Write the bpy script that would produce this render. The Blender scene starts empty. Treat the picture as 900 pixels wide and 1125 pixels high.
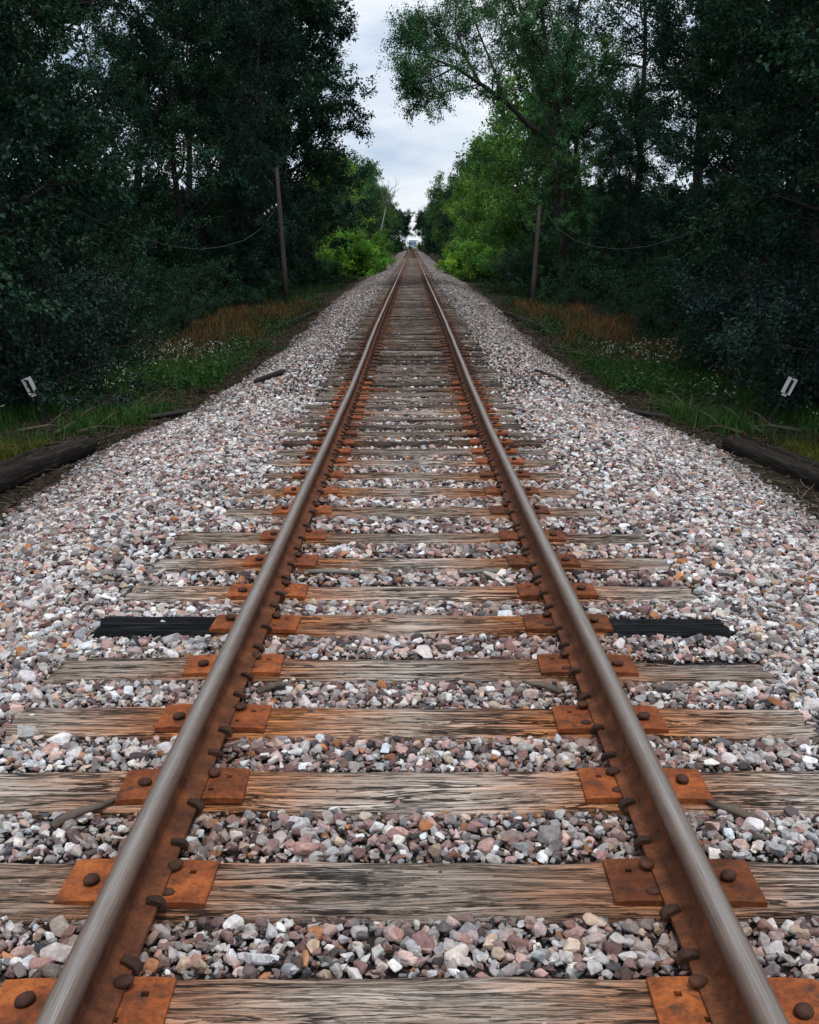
import bpy, bmesh, math, random
import numpy as np
from mathutils import Vector, Matrix, noise as mnoise

R = math.radians
scene = bpy.context.scene
COL = scene.collection
rng = np.random.default_rng(7)
random.seed(7)

# ------------------------------------------------------------------ camera model (photo pixels 900x1125)
F = 1164.0
TH = R(13.98)
CAMZ = 1.664
def ray(px, py):
    r = np.array([(px-450)/F, 0, 0]); c, s = math.cos(TH), math.sin(TH)
    u = (562.5-py)/F
    return np.array([r[0], c+u*s, -s+u*c])
def at_depth(px, py, zc):
    return np.array([0, 0, CAMZ]) + ray(px, py)*zc

cam_d = bpy.data.cameras.new("camera"); cam = bpy.data.objects.new("camera", cam_d); COL.objects.link(cam)
cam.location = (0, 0, CAMZ); cam.rotation_euler = (R(90)-TH, 0, 0)
cam_d.sensor_fit = 'HORIZONTAL'; cam_d.sensor_width = 36; cam_d.lens = F/900*36
cam_d.clip_end = 6000; cam_d.clip_start = 0.05
scene.camera = cam

# ------------------------------------------------------------------ terrain functions
def sstep(a, b, x):
    t = np.clip((np.asarray(x, float)-a)/(b-a), 0, 1); return t*t*(3-2*t)
def tz(Y):   # height of the track along its length
    Y = np.asarray(Y, float)
    return -0.095*np.exp(-((Y-12)/7)**2) + .03*np.exp(-((Y-1)/2.5)**2) + 1.3*(np.clip(Y, 0, 420)/300)**2
def tx(Y):
    return 0.64*np.clip(np.asarray(Y, float), 0, 420)/300
_lat = np.random.default_rng(3).random((256, 256))
def vnoise(x, y):
    x = np.asarray(x, float); y = np.asarray(y, float)
    xi = np.floor(x).astype(int); yi = np.floor(y).astype(int); fx = x-xi; fy = y-yi
    fx = fx*fx*(3-2*fx); fy = fy*fy*(3-2*fy)
    g = lambda i, j: _lat[i & 255, j & 255]
    return (g(xi, yi)*(1-fx)+g(xi+1, yi)*fx)*(1-fy) + (g(xi, yi+1)*(1-fx)+g(xi+1, yi+1)*fx)*fy
def fbm(x, y, o=4):
    s = 0; a = .5
    for k in range(o):
        s = s + a*(vnoise(x*2**k+17*k, y*2**k+31*k)-.5); a *= .5
    return s
def toe(Y):
    return 3.85 - 0.75*sstep(11, 20, Y) + 0.4*sstep(28, 46, Y) + 0.5*fbm(np.asarray(Y, float)*.33, 3.1)
GZ = -0.62
def bz(X, Y):  # ballast surface
    a = np.abs(X-tx(Y)); T = toe(Y)
    z = np.where(a < 1.75, -0.024, -0.024 + (GZ+0.014)*np.clip((a-1.75)/(T-1.75), 0, 1.25))
    z = z - 0.02*sstep(1.3, 1.75, a) - 0.028*sstep(4.5, 12, Y)*(1-sstep(1.12, 1.4, a))
    z = z + 0.02*fbm(X*1.3, np.asarray(Y)*1.3)
    return z + tz(Y)
def gz(X, Y):  # natural ground
    a = np.abs(X-tx(Y)); T = toe(Y)
    z = GZ + 0.16*fbm(X*.6, np.asarray(Y)*.6) + 0.05*fbm(X*3, np.asarray(Y)*3)
    z = z - 0.35*sstep(T-.2, T-1.1, a) + 0.25*sstep(9, 30, a)
    return z + tz(Y)
def hit(px, py, off=0.0):
    """point of the ballast or ground under a pixel of the photograph"""
    d = ray(px, py); p0 = np.array([0, 0, CAMZ]); t = 1.5
    for _ in range(40000):
        p = p0+d*t
        if p[2] <= max(float(bz(p[0], p[1])), float(gz(p[0], p[1])))+off: return p
        t *= 1.002
        if t > 900: break
    return p
def surf(X, Y):
    return max(float(bz(X, Y)), float(gz(X, Y)))

# ------------------------------------------------------------------ helpers
def tag(o, label=None, cat=None, group=None, kind=None):
    if label: o['label'] = label
    if cat: o['category'] = cat
    if group: o['group'] = group
    if kind: o['kind'] = kind
    return o
def link(name, me, mats=(), parent=None, loc=None):
    o = bpy.data.objects.new(name, me); COL.objects.link(o)
    if me is not None:
        if len(me.materials) == 0:
            for m in (mats if isinstance(mats, (list, tuple)) else [mats]): me.materials.append(m)
    if parent: o.parent = parent
    if loc is not None: o.location = loc
    return o
def empty(name, loc=(0, 0, 0), rot=0):
    o = bpy.data.objects.new(name, None); COL.objects.link(o); o.location = loc; o.rotation_euler = (0, 0, rot)
    o.empty_display_size = .1
    return o
def copy_tree(o, parent=None):
    c = o.copy(); COL.objects.link(c)
    if parent: c.parent = parent
    for ch in list(o.children): copy_tree(ch, c)
    return c
def np_mesh(name, V, Fc, col=None, smooth=False, fattr=None):
    """V (n,3), Fc (m,k) -> mesh; col (n,3) point colours"""
    V = np.ascontiguousarray(V, np.float32); Fc = np.ascontiguousarray(Fc, np.int32)
    me = bpy.data.meshes.new(name); n, (m, k) = len(V), Fc.shape
    me.vertices.add(n); me.vertices.foreach_set("co", V.ravel())
    me.loops.add(m*k); me.loops.foreach_set("vertex_index", Fc.ravel())
    me.polygons.add(m); me.polygons.foreach_set("loop_start", np.arange(m, dtype=np.int32)*k)
    me.polygons.foreach_set("use_smooth", np.full(m, smooth))
    me.update(calc_edges=True)
    if col is not None:
        ca = me.color_attributes.new("tint", 'FLOAT_COLOR', 'POINT')
        c4 = np.ones((n, 4), np.float32); c4[:, :3] = col
        ca.data.foreach_set("color", c4.ravel())
    return me
class MB:
    def __init__(s): s.v = []; s.f = []; s.mi = []; s.sm = []
    def add(s, vs, fs, mi=0, smooth=False):
        b = len(s.v); s.v += [tuple(map(float, p)) for p in vs]
        for f in fs: s.f.append(tuple(b+i for i in f)); s.mi.append(mi); s.sm.append(smooth)
    def box(s, c, d, rz=0, mi=0, taper=1.0, M=None):
        x, y, z = d[0]/2, d[1]/2, d[2]/2; vs = []
        for sz in (-1, 1):
            t = taper if sz > 0 else 1
            for sx, sy in ((-1, -1), (1, -1), (1, 1), (-1, 1)):
                p = Vector((sx*x*t, sy*y*t, sz*z)); p.rotate(Matrix.Rotation(rz, 3, 'Z'))
                if M: p = M @ p
                vs.append((p.x+c[0], p.y+c[1], p.z+c[2]))
        s.add(vs, [(3, 2, 1, 0), (4, 5, 6, 7), (0, 1, 5, 4), (1, 2, 6, 5), (2, 3, 7, 6), (3, 0, 4, 7)], mi)
    def tube(s, pts, rad, n=8, mi=0, cap=True, flat=1.0, bump=0.0):
        pts = [Vector(p) for p in pts]
        if not hasattr(rad, '__len__'): rad = [rad]*len(pts)
        vs = []; fs = []; prev = None
        for i, p in enumerate(pts):
            t = (pts[min(i+1, len(pts)-1)]-pts[max(i-1, 0)]).normalized()
            if prev is None:
                a = Vector((0, 0, 1)) if abs(t.z) < .9 else Vector((1, 0, 0)); prev = t.cross(a).normalized()
            u = (prev-t*prev.dot(t)).normalized(); w = t.cross(u); prev = u
            for k in range(n):
                an = 2*math.pi*k/n; rr = rad[i]*(1+bump*random.uniform(-1, 1))
                q = p+u*math.cos(an)*rr+w*math.sin(an)*rr*flat; vs.append(q)
        for i in range(len(pts)-1):
            for k in range(n):
                k2 = (k+1) % n; fs.append((i*n+k, i*n+k2, (i+1)*n+k2, (i+1)*n+k))
        if cap:
            fs.append(tuple(reversed(range(n)))); b = (len(pts)-1)*n; fs.append(tuple(range(b, b+n)))
        s.add(vs, fs, mi, True)
    def lathe(s, prof, c, n=16, mi=0, sx=1, sy=1, M=None):
        vs = []; fs = []
        for r, z in prof:
            for k in range(n):
                a = 2*math.pi*k/n; p = Vector((r*math.cos(a)*sx, r*math.sin(a)*sy, z))
                if M: p = M @ p
                vs.append((p.x+c[0], p.y+c[1], p.z+c[2]))
        for i in range(len(prof)-1):
            for k in range(n):
                k2 = (k+1) % n; fs.append((i*n+k, i*n+k2, (i+1)*n+k2, (i+1)*n+k))
        fs.append(tuple(reversed(range(n)))); b = (len(prof)-1)*n; fs.append(tuple(range(b, b+n)))
        s.add(vs, fs, mi, True)
    def mesh(s, name):
        me = bpy.data.meshes.new(name); me.from_pydata(s.v, [], s.f)
        me.polygons.foreach_set("material_index", s.mi); me.polygons.foreach_set("use_smooth", s.sm); me.update()
        return me
    def build(s, name, mats, parent=None, loc=None):
        return link(name, s.mesh(name), mats, parent, loc)

# ------------------------------------------------------------------ materials
class NT:
    def __init__(s, name):
        s.m = bpy.data.materials.new(name); s.m.use_nodes = True; s.t = s.m.node_tree
        s.p = s.t.nodes["Principled BSDF"]
    def n(s, typ, ins=None, **kw):
        nd = s.t.nodes.new(typ)
        for k, v in kw.items(): setattr(nd, k, v)
        for k, v in (ins or {}).items():
            if hasattr(v, 'is_output'): s.t.links.new(v, nd.inputs[k])
            else: nd.inputs[k].default_value = v
        return nd
    def l(s, a, b): s.t.links.new(a, b)
    def set(s, **kw):
        for k, v in kw.items():
            k = k.replace('_', ' ')
            if hasattr(v, 'is_output'): s.t.links.new(v, s.p.inputs[k])
            else: s.p.inputs[k].default_value = v
    def ramp(s, fac, stops, interp='LINEAR'):
        r = s.n('ShaderNodeValToRGB', {0: fac}); cr = r.color_ramp; cr.interpolation = interp
        while len(cr.elements) < len(stops): cr.elements.new(.5)
        for e, (p, c) in zip(cr.elements, stops):
            e.position = p; e.color = (c[0], c[1], c[2], 1) if hasattr(c, '__len__') else (c, c, c, 1)
        return r.outputs[0]
    def mix(s, fac, a, b, mode='MIX'):
        m = s.n('ShaderNodeMix', data_type='RGBA', blend_type=mode)
        for i, v in ((0, fac), (6, a), (7, b)):
            if hasattr(v, 'is_output'): s.t.links.new(v, m.inputs[i])
            else: m.inputs[i].default_value = v if i == 0 else (v[0], v[1], v[2], 1)
        return m.outputs[2]
    def math(s, op, a, b=0.0, c=None, clamp=False):
        ins = {0: a, 1: b}
        if c is not None: ins[2] = c
        return s.n('ShaderNodeMath', ins, operation=op, use_clamp=clamp).outputs[0]
    def noise(s, vec, scale, detail=4, rough=.55):
        return s.n('ShaderNodeTexNoise', {'Vector': vec, 'Scale': scale, 'Detail': detail, 'Roughness': rough}).outputs[0]
    def obj(s): return s.n('ShaderNodeTexCoord').outputs['Object']
    def scale(s, vec, sc, loc=None):
        mp = s.n('ShaderNodeMapping', {'Vector': vec, 'Scale': sc})
        if loc is not None: s.l(loc, mp.inputs['Location'])
        return mp.outputs[0]
    def bump(s, h, strength, dist, normal=None):
        ins = {'Height': h, 'Strength': strength, 'Distance': dist}
        if normal is not None: ins['Normal'] = normal
        b = s.n('ShaderNodeBump', ins); return b.outputs[0]

def mat_stone():
    t = NT('crushed_stone'); a = t.n('ShaderNodeAttribute', attribute_name='tint').outputs[0]; o = t.obj()
    n1 = t.noise(o, 60, 5, .65); n2 = t.noise(o, 260, 3, .6)
    c = t.mix(1, a, t.ramp(n1, [(.25, .55), (.5, .95), (.75, 1.35)]), 'MULTIPLY')
    c = t.mix(t.ramp(n2, [(.62, 0), (.72, .35)]), c, (.42, .39, .37))
    t.set(Base_Color=c, Roughness=.85, Specular_IOR_Level=.3, Normal=t.bump(n2, .5, .004, t.bump(n1, .5, .01)))
    return t.m
def mat_bed():
    t = NT('ballast_bed'); o = t.obj()
    v = t.n('ShaderNodeTexVoronoi', {'Vector': o, 'Scale': 17.0}); d = v.outputs['Distance']; rc = v.outputs['Color']
    sep = t.n('ShaderNodeSeparateColor', {0: rc}).outputs[0]
    c = t.ramp(sep, [(0, (.07, .05, .046)), (.3, (.17, .12, .11)), (.55, (.30, .25, .235)), (.8, (.50, .46, .44)), (1, (.66, .62, .60))])
    big = t.noise(o, .7, 3)
    c = t.mix(1, c, t.ramp(big, [(.3, (.50, .46, .44)), (.7, (.78, .76, .75))]), 'MULTIPLY')
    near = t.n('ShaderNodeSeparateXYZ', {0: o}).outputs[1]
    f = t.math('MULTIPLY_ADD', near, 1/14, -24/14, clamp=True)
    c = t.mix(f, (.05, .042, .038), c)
    t.set(Base_Color=c, Roughness=.95, Specular_IOR_Level=.15, Normal=t.bump(d, 1, .05))
    return t.m
def mat_soil():
    t = NT('soil'); o = t.obj()
    n1 = t.noise(o, .5, 5); n2 = t.noise(o, 6, 6, .7); n3 = t.noise(o, 45, 3)
    c = t.ramp(n2, [(.3, (.014, .011, .008)), (.5, (.035, .027, .019)), (.7, (.075, .058, .042))])
    c = t.mix(t.ramp(n1, [(.45, 0), (.62, .75)]), c, (.018, .028, .009))
    t.set(Base_Color=c, Roughness=1, Specular_IOR_Level=.1, Normal=t.bump(n3, .7, .03, t.bump(n2, .8, .08)))
    return t.m
def mat_wood(name, log=False):
    t = NT(name); o = t.obj(); info = t.n('ShaderNodeObjectInfo')
    off = t.n('ShaderNodeCombineXYZ', {0: t.math('MULTIPLY', info.outputs['Random'], 91), 1: t.math('MULTIPLY', info.outputs['Random'], 37), 2: 0.0}).outputs[0]
    warp = t.noise(t.scale(o, (1.6, 5, 5), off), 1.0, 3)
    ow = t.n('ShaderNodeVectorMath', {0: o, 1: t.n('ShaderNodeCombineXYZ', {0: 0.0, 1: t.math('MULTIPLY', t.math('SUBTRACT', warp, .5), .035), 2: 0.0}).outputs[0]}, operation='ADD').outputs[0]
    g1 = t.noise(t.scale(ow, (2.2, 48, 48), off), 1.0, 7, .68)
    g2 = t.noise(t.scale(ow, (11, 260, 260), off), 1.0, 4, .7)
    cr = t.noise(t.scale(ow, (1.5, 26, 26), off), 1.0, 6, .7)
    k1 = t.math('ABSOLUTE', t.math('SUBTRACT', t.noise(t.scale(ow, (1.2, 30, 30), off), 1.0, 4, .6), .5))
    k2 = t.math('ABSOLUTE', t.math('SUBTRACT', t.noise(t.scale(ow, (2.4, 80, 80), off), 1.0, 4, .6), .52))
    kg = t.noise(t.scale(o, (1.9, 9, 9), off), 1.0, 3)
    pat = t.noise(t.scale(o, (1.3, 3, 3), off), 1.0, 4)
    prop = lambda k: t.n('ShaderNodeAttribute', attribute_type='OBJECT', attribute_name='["%s"]' % k).outputs['Fac']
    tone = prop('tone'); stain = prop('stain'); tar = prop('tar')
    if log:
        c = t.ramp(g1, [(.3, (.006, .005, .004)), (.5, (.028, .023, .019)), (.72, (.12, .10, .08))])
    else:
        c = t.ramp(g1, [(.22, (.09, .062, .046)), (.34, (.28, .205, .16)), (.44, (.48, .405, .345)), (.62, (.70, .635, .57))])
        c = t.mix(1, c, t.ramp(pat, [(.3, (.60, .50, .43)), (.62, (1.06, 1.04, 1.02))]), 'MULTIPLY')
    c = t.mix(1, c, t.ramp(g2, [(.28, (.30, .26, .23)), (.42, (.90, .89, .88)), (.7, (1.15, 1.15, 1.15))]), 'MULTIPLY')
    if not log:
        x = t.math('ABSOLUTE', t.n('ShaderNodeSeparateXYZ', {0: o}).outputs[0])
        d = t.math('ABSOLUTE', t.math('SUBTRACT', x, .68))
        sm = t.math('ADD', t.math('MULTIPLY', d, -2.0), t.math('ADD', t.math('MULTIPLY', t.math('SUBTRACT', cr, .5), 1.3), t.math('ADD', .98, t.math('MULTIPLY', stain, .7))), clamp=True)
        sm = t.math('MULTIPLY', sm, .92)
        rust = t.mix(t.ramp(g1, [(.35, 0), (.62, 1)]), (.16, .045, .012), (.66, .24, .068))
        c = t.mix(sm, c, rust)
        tm = t.math('MULTIPLY', tar, t.ramp(t.math('ADD', x, t.math('MULTIPLY', t.math('SUBTRACT', g1, .5), .12)), [(.86, 0), (.90, 1)]))
        c = t.mix(tm, c, t.mix(t.ramp(g1, [(.5, 0), (.75, 1)]), (.005, .006, .008), (.06, .066, .078)))
        c = t.mix(1, c, t.n('ShaderNodeCombineColor', {0: tone, 1: tone, 2: tone}).outputs[0], 'MULTIPLY')
    crk = t.ramp(cr, [(.30, 1), (.365, 0)])
    thin = t.math('MULTIPLY', t.ramp(k1, [(.012, 1), (.027, 0)]), t.ramp(kg, [(.42, 0), (.53, 1)]))
    thin2 = t.math('MULTIPLY', t.ramp(k2, [(.008, .8), (.03, 0)]), t.ramp(kg, [(.40, 1), (.60, .15)]))
    k3 = t.math('ABSOLUTE', t.math('SUBTRACT', t.noise(t.scale(ow, (.75, 15, 15), off), 1.0, 5, .62), .5))
    thin3 = t.math('MULTIPLY', t.ramp(k3, [(.005, 1), (.013, 0)]), t.ramp(t.noise(t.scale(o, (1.4, 5, 5), off), 1.0, 2), [(.40, 0), (.47, 1)]))
    crk = t.math('MAXIMUM', t.math('MAXIMUM', crk, thin3), t.math('MAXIMUM', thin, thin2))
    c = t.mix(t.math('MULTIPLY', crk, .93), c, (.012, .009, .007))
    h = t.math('SUBTRACT', t.math('ADD', t.math('MULTIPLY', g1, .6), t.math('MULTIPLY', g2, .25)), t.math('MULTIPLY', crk, .8))
    t.set(Base_Color=c, Roughness=.88, Specular_IOR_Level=.2, Normal=t.bump(h, 1.0, .016))
    return t.m
def mat_rust(name, lo, mid, hi, sc=1.0, rough=.75, bmp=.35, var=False):
    t = NT(name); o = t.n('ShaderNodeNewGeometry').outputs['Position']
    n1 = t.noise(o, 9*sc, 6, .65); n2 = t.noise(o, 70*sc, 4, .65); n3 = t.noise(o, 320, 3, .6)
    c = t.ramp(n1, [(.3, lo), (.5, mid), (.7, hi)])
    c = t.mix(1, c, t.ramp(n2, [(.3, (.62, .6, .6)), (.5, (1, 1, 1)), (.72, (1.2, 1.12, 1.0))]), 'MULTIPLY')
    if var:
        gr = t.noise(t.n('ShaderNodeVectorMath', {0: o, 1: (5.0, 3.0, 1.0)}, operation='ADD').outputs[0], 16, 6, .7)
        c = t.mix(t.ramp(gr, [(.52, 0), (.68, .8)]), c, (.045, .026, .018))
        c = t.mix(1, c, t.ramp(t.n('ShaderNodeObjectInfo').outputs['Random'], [(0, (.42, .46, .52)), (.35, (.75, .75, .78)), (.7, (1, 1, 1)), (1, (1.1, 1.12, 1.1))]), 'MULTIPLY')
    t.set(Base_Color=c, Roughness=rough, Specular_IOR_Level=.3, Normal=t.bump(n3, bmp, .003, t.bump(n2, bmp*.8, .006)))
    return t.m
def mat_railhead():
    t = NT('worn_steel'); o = t.obj(); a = t.n('ShaderNodeAttribute', attribute_name='tint').outputs[0]
    g = t.n('ShaderNodeSeparateColor', {0: a}).outputs[0]
    st = t.noise(t.scale(o, (400, 2.5, 1)), 1.0, 4, .6); blot = t.noise(o, 14, 4)
    scf = t.noise(t.scale(o, (60, 9, 1)), 1.0, 5, .65)
    pol = t.math('ADD', t.math('MULTIPLY', g, t.ramp(scf, [(.3, .62), (.6, 1)])), t.math('MULTIPLY', t.math('SUBTRACT', st, .5), .6), clamp=True)
    dull = t.mix(blot, (.075, .045, .032), (.15, .098, .07))
    c = t.mix(pol, dull, t.mix(t.ramp(st, [(.35, 0), (.65, 1)]), (.33, .295, .262), (.56, .525, .485)))
    t.set(Base_Color=c, Metallic=t.math('MULTIPLY', pol, .75), Roughness=t.math('SUBTRACT', .62, t.math('MULTIPLY', pol, .30)),
          Normal=t.bump(st, .12, .001))
    return t.m
def mat_leaf(name, col, var=.35, rough=.5, spec=.15, trans=.18):
    t = NT(name); a = t.n('ShaderNodeAttribute', attribute_name='tint').outputs[0]
    info = t.n('ShaderNodeObjectInfo').outputs['Random']
    c = t.mix(1, a, (col[0], col[1], col[2]), 'MULTIPLY')
    c = t.mix(1, c, t.ramp(info, [(0, (.85, .85, .9)), (1, (1.15, 1.12, 1.0))]), 'MULTIPLY')
    t.set(Base_Color=c, Roughness=rough, Specular_IOR_Level=spec)
    if trans > 0:
        tr = t.n('ShaderNodeBsdfTranslucent', {'Color': c})
        ms = t.n('ShaderNodeMixShader', {0: trans, 1: t.p.outputs[0], 2: tr.outputs[0]})
        t.l(ms.outputs[0], t.t.nodes['Material Output'].inputs[0])
    return t.m
def mat_plain(name, col, rough=.8, nscale=20, var=.4, bmp=.4, metallic=0, stretch=(1, 1, 1)):
    t = NT(name); o = t.scale(t.obj(), stretch); n = t.noise(o, nscale, 5, .65)
    lo = tuple(c*(1-var) for c in col); hi = tuple(min(1, c*(1+var)) for c in col)
    t.set(Base_Color=t.ramp(n, [(.3, lo), (.7, hi)]), Roughness=rough, Metallic=metallic, Specular_IOR_Level=.25, Normal=t.bump(n, bmp, .02))
    return t.m
def mat_tinted(name, rough=.9):
    t = NT(name); a = t.n('ShaderNodeAttribute', attribute_name='tint').outputs[0]
    t.set(Base_Color=a, Roughness=rough, Specular_IOR_Level=.1); return t.m

M = {}
M['stone'] = mat_stone(); M['bed'] = mat_bed(); M['soil'] = mat_soil()
M['tie'] = mat_wood('weathered_tie_wood'); M['log'] = mat_wood('dark_old_wood', True)
M['rail'] = mat_rust('rail_rust', (.058, .019, .009), (.128, .042, .016), (.23, .076, .025), 1.0)
M['head'] = mat_railhead()
M['plate'] = mat_rust('plate_rust', (.11, .031, .011), (.28, .072, .019), (.44, .13, .032), 1.0, var=True)
M['plate_old'] = mat_rust('old_plate_rust', (.05, .024, .015), (.12, .046, .022), (.20, .075, .032), 1.0, var=True)
M['spike'] = mat_rust('spike_rust', (.030, .014, .010), (.065, .027, .016), (.12, .045, .02), 2.0)
M['anchor'] = mat_rust('anchor_rust', (.018, .010, .008), (.042, .020, .013), (.085, .036, .02), 2.0)
M['hole'] = mat_plain('dark_hole_floor', (.012, .009, .008), 1, 50)  # near-black colour for the floor of the square spike holes
M['bark'] = mat_plain('bark', (.045, .039, .034), .95, 9, .5, .8, 0, (4, 4, .8))
M['bare'] = mat_plain('bare_wood', (.17, .16, .14), .9, 9, .3, .5)
M['pole'] = mat_plain('pole_wood', (.040, .035, .032), .9, 8, .45, .6, 0, (9, 9, .5))
M['cable'] = mat_plain('cable_black', (.03, .03, .03), .6, 20)
M['twig'] = mat_plain('dead_twig', (.10, .076, .056), .9, 10, .45)
M['splinter'] = mat_plain('splinter_wood', (.12, .095, .075), .9, 10, .5)
M['white'] = mat_plain('sign_white', (.80, .80, .78), .6, 12, .06, .1)
M['black'] = mat_plain('sign_black', (.012, .012, .012), .5, 12)
M['post'] = mat_plain('post_green', (.02, .024, .02), .7, 20)
M['asphalt'] = mat_plain('road_grey', (.45, .43, .41), .9, 2, .15)
M['housewall'] = mat_plain('pale_cladding', (.72, .77, .82), .8, 3, .1)
M['houseroof'] = mat_plain('slate_roof', (.20, .25, .32), .8, 3, .2)
M['window'] = mat_plain('window_blue', (.20, .30, .44), .2, 3, .2, 0)
M['grass'] = mat_tinted('grass_blades'); M['petal'] = mat_tinted('petals')
M['leaf_dark'] = mat_leaf('leaf_dark', (.022, .062, .034), rough=.55, spec=.16)
M['leaf_deep'] = mat_leaf('leaf_deep', (.016, .046, .030), rough=.55, spec=.16)
M['leaf_mid'] = mat_leaf('leaf_mid', (.052, .130, .050))
M['leaf_weed'] = mat_leaf('leaf_weed', (.040, .105, .030))
M['leaf_limb'] = mat_leaf('leaf_limb', (.070, .175, .066))
M['leaf_green'] = mat_leaf('leaf_green', (.095, .215, .050), trans=.3)
M['leaf_bright'] = mat_leaf('leaf_bright', (.20, .42, .06), trans=.4)
M['leaf_fresh'] = mat_leaf('leaf_fresh', (.165, .325, .062), trans=.35)
M['leaf_shrub'] = mat_leaf('leaf_shrub', (.024, .056, .042), rough=.5, spec=.3)

# ------------------------------------------------------------------ ground, track bed
def grid_mesh(name, xs, ys, fz):
    X, Y = np.meshgrid(xs, ys); Z = fz(X, Y)
    V = np.stack([X, Y, Z], -1).reshape(-1, 3); nx, ny = len(xs), len(ys)
    i = (np.arange(ny-1)[:, None]*nx+np.arange(nx-1)[None]).ravel()
    return np_mesh(name, V, np.stack([i, i+1, i+nx+1, i+nx], 1), smooth=True)
xs = np.concatenate([[-1500, -600, -200, -90, -50, -30, -22], np.arange(-16, -8, .5), np.arange(-8, 8.01, .16), np.arange(8.5, 16.1, .5), [22, 30, 50, 90, 200, 600, 1500]])
ys = np.concatenate([[-600, -100, -30, -10, -4], np.arange(-2, 50, .25), np.arange(50, 150, 1.5), np.arange(150, 440, 6), [520, 700, 1000, 1500, 2500]])
tag(link('ground', grid_mesh('ground', xs, ys, gz), M['soil']), kind='structure')
def bedgrid(u, Y):   # u in -1..1 across the embankment
    T = toe(Y)+.3
    return u*T
ub = np.linspace(-1, 1, 91); yb = np.concatenate([np.arange(-3, 30, .15), np.arange(30, 120, .5), np.arange(120, 420, 3)])
U, Y = np.meshgrid(ub, yb); X = U*(toe(Y)+.3)+tx(Y); Z = bz(X, Y)-.012
nx, ny = len(ub), len(yb); i = (np.arange(ny-1)[:, None]*nx+np.arange(nx-1)[None]).ravel()
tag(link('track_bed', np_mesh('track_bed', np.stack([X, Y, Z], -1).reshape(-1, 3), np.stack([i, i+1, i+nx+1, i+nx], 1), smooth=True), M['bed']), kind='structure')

# ------------------------------------------------------------------ rails
XR = 0.721; GROUND_PLATE = 0.015
prof = [(-.070, 0), (-.070, .011), (-.034, .021), (-.014, .034), (-.009, .050), (-.009, .088), (-.016, .100), (-.029, .110), (-.0315, .130), (-.029, .141), (-.022, .1470), (-.012, .1495), (0, .150),
        (.012, .1495), (.022, .1470), (.029, .141), (.0315, .130), (.029, .110), (.016, .100), (.009, .088), (.009, .050), (.014, .034), (.034, .021), (.070, .011), (.070, 0)]
# wear of the running surface across the profile (bright strip where wheels roll)
def wear(x, z, gauge):
    if z < .145: return 0.0
    g = x*gauge   # positive = gauge side
    if g < -.015: return .10
    if g < -.005: return .42
    if g < .005: return .95
    if g < .015: return .32
    return .06
def make_rail(side, label):
    ysr = np.concatenate([np.arange(-1.5, 30, .3), np.arange(30, 120, 1.5), np.arange(120, 301, 6)])
    P = len(prof); V = []; C = []
    for y in ysr:
        for x, z in prof:
            wob = .0015*math.sin(y*1.7+side)+.002*math.sin(y*.53)
            V.append((side*XR+float(tx(y))+x+wob, y, float(tz(y))+GROUND_PLATE+z)); w = wear(x, z, -side); C.append((w, w, w))
    V = np.array(V); n = len(ysr); Fc = []; mi = []
    for i in range(n-1):
        for k in range(P):
            k2 = (k+1) % P; Fc.append((i*P+k, (i+1)*P+k, (i+1)*P+k2, i*P+k2))
            za = prof[k][1]; zb = prof[k2][1]; mi.append(1 if min(za, zb) > .107 else 0)
    me = np_mesh('rail_body', V, np.array(Fc), np.array(C)); me.polygons.foreach_set('material_index', mi)
    me.polygons.foreach_set('use_smooth', [m == 1 for m in mi]); me.update()
    root = empty('rail', (0, 0, 0))
    tag(root, label, 'rail', 'two rails of the track')
    o = link('rail_body', me, [M['rail'], M['head']], root)
    return root
rails = {-1: make_rail(-1, 'long rust brown steel rail with worn bright top, left of the two'),
         1: make_rail(1, 'long rust brown steel rail with worn bright top, right of the two')}

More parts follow.
